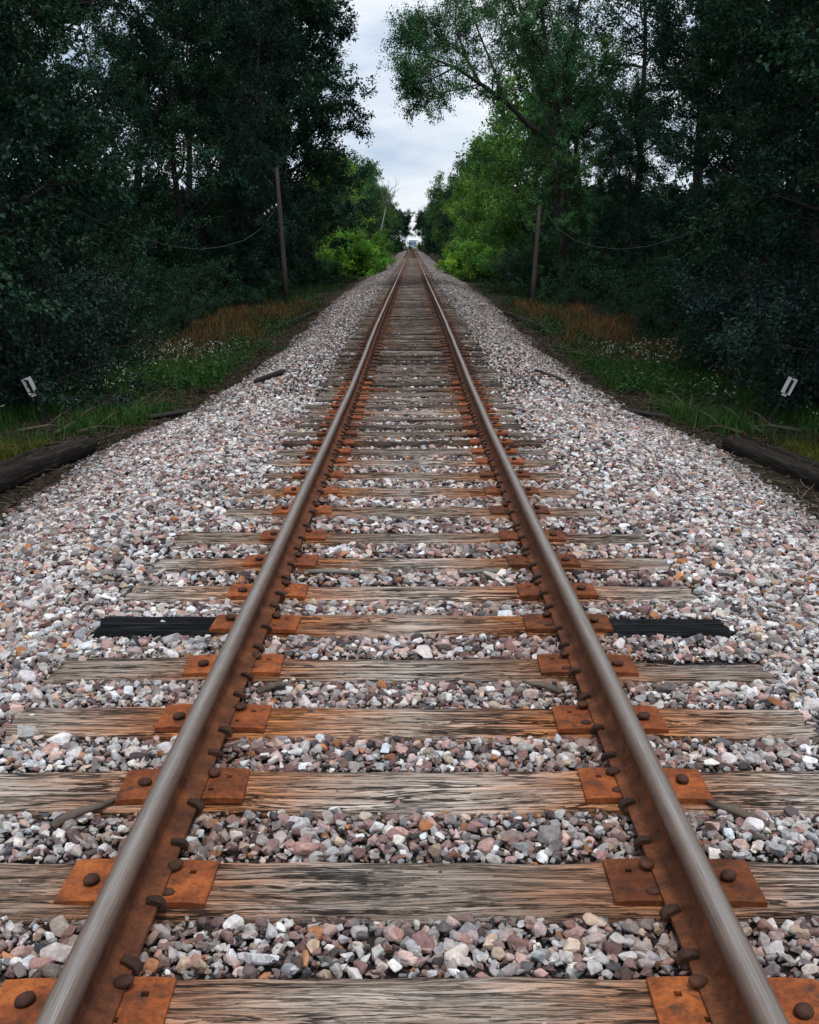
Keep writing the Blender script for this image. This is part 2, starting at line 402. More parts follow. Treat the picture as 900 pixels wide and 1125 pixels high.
# ------------------------------------------------------------------ ties
def zc_to_Y(py):
    lo, hi = 1.0, 60.0
    for _ in range(50):
        m = (lo+hi)/2; h = CAMZ-float(tz(m)); zc = m*math.cos(TH)+h*math.sin(TH); yy = 562.5+F*(h*math.cos(TH)-m*math.sin(TH))/zc
        if yy > py: lo = m
        else: hi = m
    return lo
ypix = [975, 868, 794, 736, 689, 653, 621, 593, 565, 543, 525, 510]
TY = [zc_to_Y(972)-.5]+[zc_to_Y(p-3) for p in ypix]
while TY[-1] < 298: TY.append(TY[-1]+.5+random.uniform(-.03, .03))
half = [1.5, 1.48, 1.46, 1.445, 1.46, 1.45, 1.435, 1.415, 1.43, 1.25, 1.20, 1.17, 1.21]
def tie_mesh(seed, L, W, nx, worn=1.0):
    rr = np.random.default_rng(seed); x = np.linspace(-L, L, nx)
    w = W/2; D = .15
    ring = []
    nt = 18 if nx > 60 else 8
    for k in range(nt): u = -1+2*k/(nt-1); ring.append((u*w, 0, 1))
    ring += [(w*1.0, -.03, .6), (w, -.08, .3), (w, -D, 0), (-w, -D, 0), (-w, -.08, .3), (-w, -.03, .6)]
    ring = np.array(ring); P = len(ring)
    Yg = np.repeat(ring[None, :, 0], nx, 0); Zg = np.repeat(ring[None, :, 1], nx, 0); K = np.repeat(ring[None, :, 2], nx, 0); Xg = np.repeat(x[:, None], P, 1)
    s = seed*13.7
    big = fbm(Xg*1.6+s, Yg*7+s, 3)*.030*worn
    gro = (fbm(Xg*2.2+s, Yg*55+s*2, 3))*.014*worn
    crack = -np.clip(.36-vnoise(Xg*1.1+s*3, Yg*42+s), 0, 1)*.10*worn
    edge = np.abs(ring[:, 0])/w
    rnd = -.010*(np.clip(edge-.80, 0, 1)/.2)**2
    platezone = 1-np.exp(-((np.abs(Xg)-.72)/.24)**4)*.75
    Zg = Zg + (big+gro+crack)*K*platezone + rnd[None]*(K > .9)*1.2
    Yg = Yg + (fbm(Xg*2+s, np.sign(Yg)*9+Zg*30, 3)*.022 + .012*fbm(Xg*9+s, np.sign(Yg)*9))*worn*(edge[None] > .85)
    endw = np.exp(-(L-np.abs(Xg))/.06)
    Xg = Xg + np.sign(Xg)*endw*fbm(Yg*30+s, Zg*20+Xg*.0)*.05
    V = np.stack([Xg, Yg, Zg], -1).reshape(-1, 3)
    i = (np.arange(nx-1)[:, None]*P+np.arange(P)[None]).ravel(); k = np.tile(np.arange(P), nx-1); i2 = i-k+(k+1) % P
    Fc = np.stack([i, i+P, i2+P, i2], 1)
    me = np_mesh('tie_body', V, Fc, smooth=True)
    bm = bmesh.new(); bm.from_mesh(me); bm.verts.ensure_lookup_table()
    for e in (0, nx-1):
        vs = [bm.verts[e*P+k] for k in range(P)]
        try: bm.faces.new(vs if e == 0 else vs[::-1])
        except Exception: pass
    bmesh.ops.recalc_face_normals(bm, faces=bm.faces); bm.to_mesh(me); bm.free()
    return me
PL = (-.206, .188); PWY = .098   # plate extent along x from the rail centre, half-width along the rail
def plate_mesh(side):
    """rusty tie plate with square spike holes; x grows towards the gauge side"""
    xs_ = [-.206, -.150, -.130, .073, .089, .120, .138, .188]; ys_ = [-.098, -.052, -.034, .030, .048, .098]
    holes = {(3, 1), (5, 3)} ; t = .015
    mb = MB(); g = -side
    def Z(x): return t if abs(x) > .075 else t-.001
    nx_, ny_ = len(xs_), len(ys_)
    top = [(g*x, y, t-.004*(abs(x) > .18)) for y in ys_ for x in xs_]
    bot = [(g*x, y, -.004) for y in ys_ for x in xs_]
    n = len(top); fs = []
    for j in range(ny_-1):
        for i_ in range(nx_-1):
            a, b, c, d = j*nx_+i_, j*nx_+i_+1, (j+1)*nx_+i_+1, (j+1)*nx_+i_
            if (i_, j) in holes:
                for p, q in ((a, b), (b, c), (c, d), (d, a)): fs.append((p, q, n+q, n+p))
            else: fs.append((a, b, c, d))
    per = [i_ for i_ in range(nx_)]+[j*nx_+nx_-1 for j in range(1, ny_)]+[(ny_-1)*nx_+i_ for i_ in range(nx_-2, -1, -1)]+[j*nx_ for j in range(ny_-2, 0, -1)]
    for p, q in zip(per, per[1:]+per[:1]): fs.append((p, n+p, n+q, q))
    mb.add(top+bot, fs)
    for (i_, j) in holes:
        x0, x1, y0, y1 = xs_[i_], xs_[i_+1], ys_[j], ys_[j+1]
        mb.add([(g*x0, y0, .001), (g*x1, y0, .001), (g*x1, y1, .001), (g*x0, y1, .001)], [(0, 1, 2, 3)], 1)
    me = mb.mesh('tie_plate')
    bm = bmesh.new(); bm.from_mesh(me); bmesh.ops.recalc_face_normals(bm, faces=bm.faces)
    bm.to_mesh(me); bm.free()
    me.materials.append(M['plate']); me.materials.append(M['hole']); return me
def spike_mesh(lift=.0):
    mb = MB()
    mb.lathe([(.004, -.02), (.009, -.02), (.009, .003), (.019, .004), (.0225, .009), (.020, .016), (.012, .020), (.002, .0205)], (0, 0, lift), 14, 0, 1.12, .92)
    return mb.mesh('spike')
def anchor_mesh(side):
    mb = MB(); g = -side   # x relative to rail centre; sits on the gauge edge of the foot
    pts = [(.044, .022), (.052, .0235), (.060, .0225), (.068, .0205), (.075, .018), (.081, .013), (.085, .006), (.086, -.004)]
    vs = []; fs = []
    for i_, (x, z) in enumerate(pts):
        th = .0085 if 0 < i_ < 7 else .005
        a = pts[max(i_-1, 0)]; b = pts[min(i_+1, len(pts)-1)]; dx, dz = b[0]-a[0], b[1]-a[1]; l = math.hypot(dx, dz); nxn, nz = -dz/l, dx/l
        w = .0145 if i_ > 2 else .011
        for sy, so in ((-1, -1), (1, -1), (1, 1), (-1, 1)):
            vs.append((g*(x+nxn*th*so), sy*w, z+nz*th*so))
    for i_ in range(len(pts)-1):
        for k in range(4):
            k2 = (k+1) % 4; fs.append((i_*4+k, i_*4+k2, i_*4+4+k2, i_*4+4+k))
    fs += [(3, 2, 1, 0), (len(pts)*4-4, len(pts)*4-3, len(pts)*4-2, len(pts)*4-1)]
    mb.add(vs, fs); me = mb.mesh('rail_anchor'); bm = bmesh.new(); bm.from_mesh(me); bmesh.ops.recalc_face_normals(bm, faces=bm.faces)
    bmesh.ops.bevel(bm, geom=bm.edges[:], offset=.0025, segments=1, affect='EDGES'); bm.to_mesh(me); bm.free(); me.materials.append(M['anchor']); return me
plateM = {s: plate_mesh(s) for s in (-1, 1)}; spikeM = spike_mesh(); spikeM.materials.append(M['spike']); anchorM = {s: anchor_mesh(s) for s in (-1, 1)}
ORD = ('first second third fourth fifth sixth seventh eighth ninth tenth eleventh twelfth thirteenth fourteenth fifteenth sixteenth seventeenth eighteenth nineteenth twentieth '
       'twenty-first twenty-second twenty-third twenty-fourth twenty-fifth twenty-sixth twenty-seventh twenty-eighth twenty-ninth thirtieth').split()
desc = ['pale cracked wooden tie', 'deeply cracked grey wooden tie', 'orange stained wooden tie', 'broad smooth orange brown tie', 'grainy grey brown tie', 'wooden tie with tar black ends', 'pale bleached tie with rusty ends', 'grey brown wooden tie', 'slim brown tie', 'dark brown tie',
        'orange stained slim tie', 'weathered brown tie', 'weathered grey tie']
tie_tone = [1.08, .88, 1.12, 1.16, .84, .95, 1.22, .95, .78, .82, 1.0, .82, 1.05]
tie_stain = [.0, .0, .2, .6, .1, .6, .2, .4, .1, .1, .5, .2, .0]
var_mesh = [tie_mesh(100+k, 1.19, .215, 70) for k in range(6)]
for me in var_mesh: me.materials.append(M['tie'])
far_mesh = [tie_mesh(140+k, 1.2, .215, 14) for k in range(4)]
for me in far_mesh: me.materials.append(M['tie'])
GT = 'wooden ties along the track'
ties = []
for i, y in enumerate(TY[:300]):
    r = empty('railway_tie', (float(tx(y)), y, float(tz(y))), random.uniform(-.008, .008))
    if i < 13:
        W = .25 if i < 3 else .235
        me = tie_mesh(i+1, half[i], W, 260 if i < 8 else 140); me.materials.append(M['tie'])
        if i < 5: r.rotation_euler.z *= .3
    elif i < 70: me = var_mesh[i % 6]
    else: me = far_mesh[i % 4]
    b = link('tie_body', me, (), r)
    if i >= 13: b.location.x = random.uniform(-.05, .05); b.scale = (random.uniform(.94, 1.04), random.uniform(.9, 1.06), 1)
    b['tone'] = tie_tone[i] if i < 13 else random.choice([.35, .5, .62, .75, .95, 1.05, .7])*(1 if i < 22 else .62)
    b['stain'] = tie_stain[i] if i < 13 else random.choice([-.5, -.4, -.3, -.1, .2, -.4])
    b['tar'] = 1.0 if i == 5 else 0.0
    if i < 30:
        d = desc[i] if i < 13 else random.choice(['slim weathered tie', 'dark weathered tie', 'grey brown weathered tie'])
        tag(r, '%s, %s from the bottom of the photo' % (d, ORD[i]), 'railway tie', GT)
    else:
        tag(r, 'thin far wooden tie beyond the thirtieth from the bottom of the photo', 'railway tie', GT)
    if i < 130:
        for s in (-1, 1):
            p = link('tie_plate', plateM[s], (), r, (s*XR+random.uniform(-.01, .01), random.uniform(-.012, .012) if i > 2 else 0, .001)); p.rotation_euler.z = random.uniform(-.035, .035)
            if i >= 24:
                p.material_slots[0].link = 'OBJECT'; p.material_slots[0].material = M['plate_old']
            if i < 45:
                q = link('spike', spikeM, (), p, (-s*.078, .062+random.uniform(-.012, .01), .015+random.uniform(0, .01)))
                q.rotation_euler = (random.uniform(-.12, .12), random.uniform(-.1, .1)+s*.12, random.uniform(0, 3))
                q = link('spike', spikeM, (), p, (s*.132, random.uniform(-.03, .02), .012+random.uniform(0, .006)))
                q.rotation_euler = (random.uniform(-.12, .12), random.uniform(-.1, .1), random.uniform(0, 3))
                if i < 30 and random.random() < .55:
                    q = link('spike', spikeM, (), p, (-s*.082, -.058+random.uniform(-.01, .012), .008)); q.scale = (.8, .8, .8)
# the ties too far to part from each other
V = []; Fc = []
for y in TY[300:]:
    b = len(V); z = float(tz(y)); x0 = float(tx(y))
    for zz in (z-.1, z):
        V += [(x0-1.2, y-.11, zz), (x0+1.2, y-.11, zz), (x0+1.2, y+.11, zz), (x0-1.2, y+.11, zz)]
    Fc += [(b+4, b+5, b+6, b+7), (b, b+1, b+5, b+4), (b+1, b+2, b+6, b+5), (b+2, b+3, b+7, b+6), (b+3, b, b+4, b+7)]
o = link('far_railway_ties', np_mesh('far_railway_ties', np.array(V), np.array(Fc)), M['tie']); o['tone'] = .5; o['stain'] = 0.1; o['tar'] = 0.0
tag(o, 'far wooden ties merging into one grey brown strip near the crossing', 'railway ties', None, 'stuff')
# rail anchors: clipped under the rail, one on each face of a tie
for s in (-1, 1):
    rest = MB(); am = anchorM[s]; av = [v.co.copy() for v in am.vertices]; af = [tuple(p.vertices) for p in am.polygons]
    for i, y in enumerate(TY[:120]):
        for e in (-1, 1):
            yy = y+e*(.140+random.uniform(0, .025)); loc = (s*XR+float(tx(yy)), yy, float(tz(yy))+GROUND_PLATE)
            if i < 50: a = link('rail_anchor', am, (), rails[s], loc); a.rotation_euler.z = random.uniform(-.25, .25); a.scale = (1, random.uniform(.8, 1.15), 1)
            else: rest.add([v+Vector(loc) for v in av], af)
    ro = rest.build('far_rail_anchors', M['anchor'], rails[s]); ro['kind'] = 'stuff'

# ------------------------------------------------------------------ ballast stones
def stone_protos(n, npts, bevel, seed):
    out = []; rs = random.Random(seed)
    for _ in range(n):
        bm = bmesh.new()
        ax = (1, rs.uniform(.62, .95), rs.uniform(.45, .75))
        for _k in range(npts):
            v = Vector((rs.gauss(0, 1), rs.gauss(0, 1), rs.gauss(0, 1))).normalized()*rs.uniform(.82, 1.0)
            # squarer than a ball: broken rock
            m = max(abs(v.x), abs(v.y), abs(v.z)); v = v*(.55+.45/m*.72)
            bm.verts.new((v.x*ax[0], v.y*ax[1], v.z*ax[2]))
        g = bmesh.ops.convex_hull(bm, input=bm.verts[:])
        bmesh.ops.delete(bm, geom=[v for v in bm.verts if not v.link_faces], context='VERTS')
        bmesh.ops.dissolve_limit(bm, angle_limit=R(18), verts=bm.verts[:], edges=bm.edges[:])
        if bevel: bmesh.ops.bevel(bm, geom=bm.edges[:], offset=bevel, segments=1, affect='EDGES', clamp_overlap=True)
        bmesh.ops.triangulate(bm, faces=bm.faces[:]); bmesh.ops.recalc_face_normals(bm, faces=bm.faces[:])
        bm.verts.index_update()
        V = np.array([v.co[:] for v in bm.verts]); Fc = np.array([[v.index for v in f.verts] for f in bm.faces]); bm.free(); out.append((V, Fc))
    return out
PAL = np.array([(.72, .69, .67), (.82, .80, .78), (.60, .57, .56), (.42, .39, .38), (.24, .215, .215), (.58, .42, .38), (.43, .27, .24), (.26, .15, .14), (.14, .105, .10), (.075, .072, .078), (.50, .22, .10), (.56, .44, .34)])
PW_OUT = np.array([.21, .15, .17, .12, .07, .08, .07, .05, .04, .02, .015, .05]); PW_IN = np.array([.09, .06, .11, .12, .10, .13, .14, .10, .07, .04, .03, .06])
def rotmats(n, r, tilt):
    a = r.random(n)*2*np.pi; b = r.normal(0, tilt, n); c = r.normal(0, tilt, n)
    ca, sa, cb, sb, cc, sc = np.cos(a), np.sin(a), np.cos(b), np.sin(b), np.cos(c), np.sin(c); Z0 = np.zeros(n); O = np.ones(n)
    Rz = np.stack([ca, -sa, Z0, sa, ca, Z0, Z0, Z0, O], -1).reshape(n, 3, 3)
    Rx = np.stack([O, Z0, Z0, Z0, cb, -sb, Z0, sb, cb], -1).reshape(n, 3, 3)
    Ry = np.stack([cc, Z0, sc, Z0, O, Z0, -sc, Z0, cc], -1).reshape(n, 3, 3)
    return Rx @ Ry @ Rz
def stones(name, y0, y1, xlim, sp, rmin, rmax, protos, seed, keep=1.0, lift=.2, shade=1.0):
    r = np.random.default_rng(seed)
    gx = np.arange(-xlim, xlim, sp); gy = np.arange(y0, y1, sp)
    X, Y = np.meshgrid(gx, gy); X = X.ravel()+r.uniform(-.5, .5, X.size)*sp; Y = Y.ravel()+r.uniform(-.5, .5, Y.size)*sp
    k = r.random(X.size) < keep
    vis = np.abs(X) < .42*Y+1.3
    k &= vis; X, Y = X[k], Y[k]
    a = np.abs(X-tx(Y)); T = toe(Y)
    edge = T-.05+.25*fbm(X*2+5, Y*2)-.2*r.random(X.size)
    k = (a < edge) & ((a < T-.7) | (r.random(X.size) < np.clip((T+.15-a)/.75, .12, 1))); X, Y, a = X[k], Y[k], a[k]
    tyA = np.array(TY); idx = np.clip(np.searchsorted(tyA, Y), 1, len(tyA)-1)
    near = np.where(np.abs(Y-tyA[idx-1]) < np.abs(Y-tyA[idx]), idx-1, idx); dy = np.abs(Y-tyA[near])
    hl = np.array(half+[1.17]*(len(TY)-len(half)))[near] + r.normal(0, .04, X.size)
    rad = rmin+(rmax-rmin)*r.beta(1.5, 2.6, X.size)
    hw = np.where(near < 3, .125, .115)
    bad = (dy < hw+rad*.75) & (a < hl+rad*.6)
    bad &= ~((r.random(X.size) < np.clip((Y-4)*.004, .005, .06)) & (np.abs(a-XR) > .25))
    bad |= (np.abs(a-XR) < .06)
    k = ~bad; X, Y, a, rad, dy = X[k], Y[k], a[k], rad[k], dy[k]
    ontie = (dy < .11) & (a < 1.15)
    rad = np.where(ontie, rad*.55, rad)
    nz_ = np.where(ontie, tz(Y)+rad*.25-.004, bz(X, Y)+rad*lift+r.uniform(-.006, .012, X.size))
    railz = np.abs(a-XR) < .11
    nz_ = np.where(railz, np.minimum(nz_, tz(Y)-.015), nz_)
    n = len(X); inner = np.clip((1.0-a)/.5, 0, 1)
    patch = np.clip(fbm(X*.9, Y*.9+9)*2.2+.2, 0, 1)
    w = np.maximum(inner*.85, patch*.75)[:, None]; Wt = PW_OUT[None]*(1-w)+PW_IN[None]*w; Wt = Wt/Wt.sum(1, keepdims=True)
    ci = (r.random(n)[:, None] > np.cumsum(Wt, 1)).sum(1).clip(0, len(PAL)-1)
    col = PAL[ci]*r.uniform(.52, 1.25, n)[:, None]*(1+r.normal(0, .045, (n, 1))*np.array([1, 0, -1])+r.normal(0, .012, (n, 3)))*shade*np.array([1.0, .98, .97])
    rr_ = np.exp(-((a-XR)/.19)**2)*.9*r.random(n)   # rust wash beside the rails
    col = col*(1-rr_[:, None])+np.array([.20, .095, .055])*rr_[:, None]
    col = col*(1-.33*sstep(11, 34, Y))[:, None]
    dirt = np.clip((a-(toe(Y)-.9))/1.0, 0, .75)[:, None]*r.random((n, 1))**.5
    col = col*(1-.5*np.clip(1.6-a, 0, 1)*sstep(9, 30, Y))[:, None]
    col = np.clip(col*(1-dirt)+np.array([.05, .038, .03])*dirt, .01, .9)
    Rm = rotmats(n, r, .35); S = rad[:, None]*r.uniform(.85, 1.15, (n, 3)); pi = r.integers(0, len(protos), n)
    Vs = []; Fs = []; Cs = []; off = 0
    for p, (PV, PF) in enumerate(protos):
        m = pi == p; c = m.sum()
        if not c: continue
        v = np.einsum('nij,nkj->nki', Rm[m], PV[None]*S[m][:, None]) + np.stack([X[m], Y[m], nz_[m]], -1)[:, None]
        Vs.append(v.reshape(-1, 3)); Cs.append(np.repeat(col[m], len(PV), 0))
        Fs.append((PF[None]+(np.arange(c)*len(PV))[:, None, None]+off).reshape(-1, 3)); off += c*len(PV)
    me = np_mesh(name, np.concatenate(Vs), np.concatenate(Fs), np.concatenate(Cs)); print(name, n, len(me.polygons))
    return me
pr_near = stone_protos(28, 15, .07, 1); pr_mid = stone_protos(24, 12, 0, 2); pr_far = stone_protos(16, 8, 0, 3)
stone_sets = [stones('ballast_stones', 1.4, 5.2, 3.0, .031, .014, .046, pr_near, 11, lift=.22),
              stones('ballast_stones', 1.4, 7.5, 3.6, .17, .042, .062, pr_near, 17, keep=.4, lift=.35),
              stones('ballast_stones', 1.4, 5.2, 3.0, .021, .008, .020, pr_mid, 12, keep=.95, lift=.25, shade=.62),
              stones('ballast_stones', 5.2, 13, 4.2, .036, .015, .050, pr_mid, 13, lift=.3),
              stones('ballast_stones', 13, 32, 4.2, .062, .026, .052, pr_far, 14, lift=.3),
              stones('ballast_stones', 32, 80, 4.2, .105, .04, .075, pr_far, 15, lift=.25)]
bm = bmesh.new()
V = []; Fc = []; C = []; off = 0
for me in stone_sets:
    n = len(me.vertices); v = np.empty(n*3, np.float32); me.vertices.foreach_get('co', v); V.append(v.reshape(-1, 3))
    m = len(me.polygons); f = np.empty(m*3, np.int32); me.loops.foreach_get('vertex_index', f); Fc.append(f.reshape(-1, 3)+off); off += n
    c = np.empty(n*4, np.float32); me.color_attributes['tint'].data.foreach_get('color', c); C.append(c.reshape(-1, 4)[:, :3])
    bpy.data.meshes.remove(me)
bm.free()
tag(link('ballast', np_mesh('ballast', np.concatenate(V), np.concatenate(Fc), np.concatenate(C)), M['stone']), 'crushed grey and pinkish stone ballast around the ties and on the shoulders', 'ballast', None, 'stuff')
del V, Fc, C

# ------------------------------------------------------------------ trees
def leaf_mesh(name, P, D, size, tint, r, flat=.5, aspect=.68):
    """P leaf bases, D leaf directions; each leaf a folded rhombus"""
    n = len(P); D = D/np.linalg.norm(D, axis=1, keepdims=True)
    up = r.normal(0, 1, (n, 3))*flat+np.array([0, 0, 1.0])
    S = np.cross(D, up); S /= np.linalg.norm(S, axis=1, keepdims=True)+1e-6; N = np.cross(S, D)
    L = size*r.uniform(.65, 1.3, n)[:, None]; w = L*aspect*r.uniform(.75, 1.2, n)[:, None]
    fold = r.uniform(.05, .35, n)[:, None]*w
    mid = P+D*L*.45
    V = np.stack([P, mid-S*w*.5+N*fold, P+D*L-N*L*.12, mid+S*w*.5+N*fold], 1).reshape(-1, 3)
    b = np.arange(n)[:, None]*4
    Fc = np.concatenate([b+np.array([[0, 1, 2]]), b+np.array([[0, 2, 3]])], 0)
    return np_mesh(name, V, Fc, np.repeat(tint, 4, 0))
def curve(p, d, L, n, r, up=.0, wob=.12):
    pts = [np.array(p, float)]; d = np.array(d, float); d /= np.linalg.norm(d)
    for _ in range(n):
        d = d+r.normal(0, wob, 3)+np.array([0, 0, up]); d /= np.linalg.norm(d); pts.append(pts[-1]+d*L/n)
    return np.array(pts)
def along(pts, t):
    k = t*(len(pts)-1); i = min(int(k), len(pts)-2); f = k-i
    return pts[i]*(1-f)+pts[i+1]*f, pts[i+1]-pts[i]
def perp(d, r, ang):
    d = d/np.linalg.norm(d); q = r.normal(0, 1, 3); q -= d*q.dot(d); q /= np.linalg.norm(q)
    return d*math.cos(ang)+q*math.sin(ang)
def leafy(mb, limbs, r, nsec, ntw, nleaf, seclen, twlen, leaf, tmin=.25, tubes=True, tint_var=.45, spread=.10, hue=0.0):
    """secondary branches, twigs and leaves on given limb polylines [(pts, radius)]"""
    P = []; D = []; T = []
    for pts, rad in limbs:
        for _ in range(nsec):
            t = r.uniform(tmin, 1.0); p, d = along(pts, t)
            dd = perp(d, r, r.uniform(.5, 1.2)); dd[2] += .12
            sl = seclen*r.uniform(.55, 1.2)*(1.15-.5*t); sp = curve(p, dd, sl, 4, r, .03, .16)
            rs = max(rad*(1-t*.75)*.4, .006)
            if tubes: mb.tube(sp, np.linspace(rs, .004, 5), 4, 0, False)
            cl = r.uniform(1-tint_var, 1+tint_var); h = r.normal(0, .10)
            for _k in range(ntw):
                t2 = r.uniform(.2, 1.0); p2, d2 = along(sp, t2); d3 = perp(d2, r, r.uniform(.3, 1.1)); d3[2] -= .05
                tl = twlen*r.uniform(.6, 1.2)
                n = max(3, int(nleaf*r.uniform(.5, 1.4)))
                u = r.uniform(.1, 1.05, n)[:, None]; q = p2+d3[None]*u*tl + r.normal(0, spread, (n, 3))
                P.append(q); D.append(d3[None]+r.normal(0, .75, (n, 3))+np.array([0, 0, -.25]))
                c = cl*r.uniform(.8, 1.2); tt = c*r.uniform(.72, 1.28, n)
                T.append(np.stack([tt*(1+h+hue), tt, tt*(1-h)], 1))
    return np.concatenate(P), np.concatenate(D), np.clip(np.concatenate(T), .1, 3)
def tree_proto(seed, H, base, spread, nprim, nsec, ntw, nleaf, leaf, twl=.7, rtrunk=.16, lean=0.0, shape='oval', seclen=None, droop=0.0):
    r = np.random.default_rng(seed); mb = MB()
    tr = curve((0, 0, -.15), (lean, r.normal(0, .03), 1), H*.93, 9, r, .02, .05)
    mb.tube(tr, np.linspace(rtrunk, .02, 10)*np.r_[1.25, np.ones(9)], 9, 0, True, 1, .06)
    limbs = []
    for k in range(nprim):
        f = (k+r.random())/nprim; h = base+(.98-base)*f
        p, d = along(tr, min(h, .99))
        rel = (h-base)/(1-base)
        prof_ = {'oval': .45+1.1*math.sin(math.pi*min(1, rel*.85+.12)), 'cone': 1.25-rel, 'wall': 1.0-.25*rel, 'vase': .55+.8*rel, 'broad': 1.12-.12*rel if rel < .62 else max(.22, 1.05-2.2*(rel-.62))}[shape]
        L = spread*prof_*r.uniform(.75, 1.15)*.72; az = k*2.4+r.normal(0, .4); el = r.uniform(.15, .75)+.35*rel-droop
        dd = (math.cos(az)*math.cos(el), math.sin(az)*math.cos(el), math.sin(el))
        pts = curve(p, dd, L, 6, r, .04-droop*.12, .14); rad = rtrunk*(1-h)*.5+.018
        mb.tube(pts, np.linspace(rad, .008, 7), 6, 0, False); limbs.append((pts, rad))
    P, D, T = leafy(mb, limbs, r, nsec, ntw, nleaf, seclen or spread*.42, twl, leaf, spread=leaf*.75)
    cm = leaf_mesh('crown', P, D, leaf, T, r); print('tree', seed, len(P))
    return mb.mesh('trunk'), cm
def leafmat(o, mat):
    o.material_slots[0].link = 'OBJECT'; o.material_slots[0].material = mat
def plant(name, proto, x, y, s, rz, mat, label, cat, group=None, sz=None, barkmat=None):
    r = empty(name, (x, y, float(gz(x, y))-.05), rz); r.scale = (s, s, sz or s)
    tm, cm = proto
    if len(tm.materials) == 0: tm.materials.append(M['bark'])
    if len(cm.materials) == 0: cm.materials.append(M['leaf_dark'])
    t = link('trunk' if cat == 'tree' else 'stem', tm, (), r); c = link('crown' if cat == 'tree' else 'foliage', cm, (), r); leafmat(c, mat)
    tag(r, label, cat, group); return r

edge = [tree_proto(21+k, 12.5, .05, 3.3, 26, 7, 6, 50, .095, .7, .15, 0, 'wall') for k in range(3)]
tall = [tree_proto(31+k, 17, .38, 4.0, 19, 6, 6, 36, .12, .8, .21, 0, 'oval') for k in range(3)]
farp = [tree_proto(41+k, 13, .04, 4.2, 26, 7, 5, 26, .21, .95, .2, 0, 'oval') for k in range(3)]
over = tree_proto(47, 12.5, .50, 4.2, 22, 7, 5, 30, .25, .95, .2, 0, 'wall')
def shrub_proto(seed, H, rad, nst, nsec, ntw, nleaf, leaf, twl):
    r = np.random.default_rng(seed); mb = MB(); limbs = []
    for k in range(nst):
        az = k*2.4+r.normal(0, .3); el = r.uniform(.45, 1.35); L = H*r.uniform(.7, 1.05)*(.75+.25*math.sin(el))
        pts = curve((r.normal(0, rad*.15), r.normal(0, rad*.15), -.08), (math.cos(az)*math.cos(el)*rad/H*1.5, math.sin(az)*math.cos(el)*rad/H*1.5, math.sin(el)), L, 6, r, -.02, .12)
        mb.tube(pts, np.linspace(.03, .006, 7), 5, 0, False); limbs.append((pts, .03))
    P, D, T = leafy(mb, limbs, r, nsec, ntw, nleaf, H*.3, twl, leaf, .12, spread=leaf*.75)
    return mb.mesh('stem'), leaf_mesh('foliage', P, D, leaf, T, r)
shr = [shrub_proto(51+k, 2.3, 1.5, 16, 8, 5, 26, .062, .38) for k in range(3)]
bigbush = shrub_proto(61, 4.4, 2.9, 26, 9, 5, 30, .17, .55)
lowbush = [shrub_proto(64+k, 2.6, 2.2, 18, 8, 5, 24, .15, .5) for k in range(2)]

GL = 'trees lining the left side of the track'; GR = 'trees lining the right side of the track'
sideword = {-1: 'left', 1: 'right'}
def side_group(s): return GL if s < 0 else GR
DARK = {s: 'dark leafy tree merging into the wall of forest on the %s side' % sideword[s] for s in (-1, 1)}
FAR = {s: 'far green tree in the row that closes towards the crossing, %s side' % sideword[s] for s in (-1, 1)}
rt = random.Random(5)
for s in (-1, 1):
    # front row: low branched edge trees, tall open ones behind
    for (y, x, kind, sc) in [(10.5, 8.3, 'e', .95), (15.5, 7.2, 'e', .95), (20, 8.0, 'e', 1.0), (25, 9.4, 'e', .95), (30, 8.7, 'e', .52 if s < 0 else .85), (36, 9.2, 'e', .55 if s < 0 else .8), (42, 8.6, 'e', 1.1 if s < 0 else .6), (49, 8.4, 'e', 1.15 if s < 0 else .72), (56, 8.2, 'e', 1.15 if s < 0 else .85), (42, 6.6, 'e', .5) if s < 0 else (47.6, 6.3, 'e', .68),
                             (23, 11.0, 't', 1.0), (29, 12.5, 't', 1.05), (38, 12, 't', 1.1), (47, 12.5, 't', 1.1), (57, 11.5, 't', 1.15), (66, 10.5, 't', 1.1),
                             (45, 18, 't', 1.0), (55, 17, 't', 1.1), (68, 17, 't', 1.1), (31, 15.5, 'e', .5), (37, 17, 'e', .55), (52, 23, 'e', .7)]:
        pr = rt.choice(edge if kind == 'e' else tall)
        plant('forest_tree', pr, s*(x+rt.uniform(-.3, .3)), y+rt.uniform(-.8, .8), sc*rt.uniform(.95, 1.08), rt.uniform(0, 6.28), M[rt.choice(['leaf_dark', 'leaf_deep', 'leaf_dark'] if s < 0 or y < 27 else ['leaf_mid', 'leaf_dark', 'leaf_mid'])] if x < 15 else M['leaf_mid'], DARK[s], 'tree', side_group(s))
    plant('far_tree', farp[(s > 0)*1], s*4.9+.6, 291, .82, 2.0+s, M['leaf_mid'], 'far green tree closest to the crossing gates, %s side' % sideword[s], 'tree', side_group(s))
    plant('far_tree', over, s*2.3+.6, 293, .82, 1.0+s, M['leaf_dark'], 'far tree reaching over the track just before the crossing, %s side' % sideword[s], 'tree', side_group(s))
    for (y, x, sc, m) in [(120, 8.5, .85, 'leaf_green'), (135, 8.6, .9, 'leaf_green' if s < 0 else 'leaf_fresh'), (150, 7.8, .95, 'leaf_mid' if s < 0 else 'leaf_green'), (168, 8.2, 1.0, 'leaf_dark'), (185, 7.2, .95, 'leaf_green'), (205, 7.0, .95, 'leaf_dark'), (228, 6.2, .95, 'leaf_mid'), (250, 5.6, .8, 'leaf_dark'), (275, 5.6, .8, 'leaf_dark'),]:
        plant('far_tree', rt.choice(farp), s*(x+rt.uniform(-.4, .4))+float(tx(y)), y, sc*rt.uniform(.92, 1.08), rt.uniform(0, 6.28), M[m], FAR[s], 'tree', side_group(s))
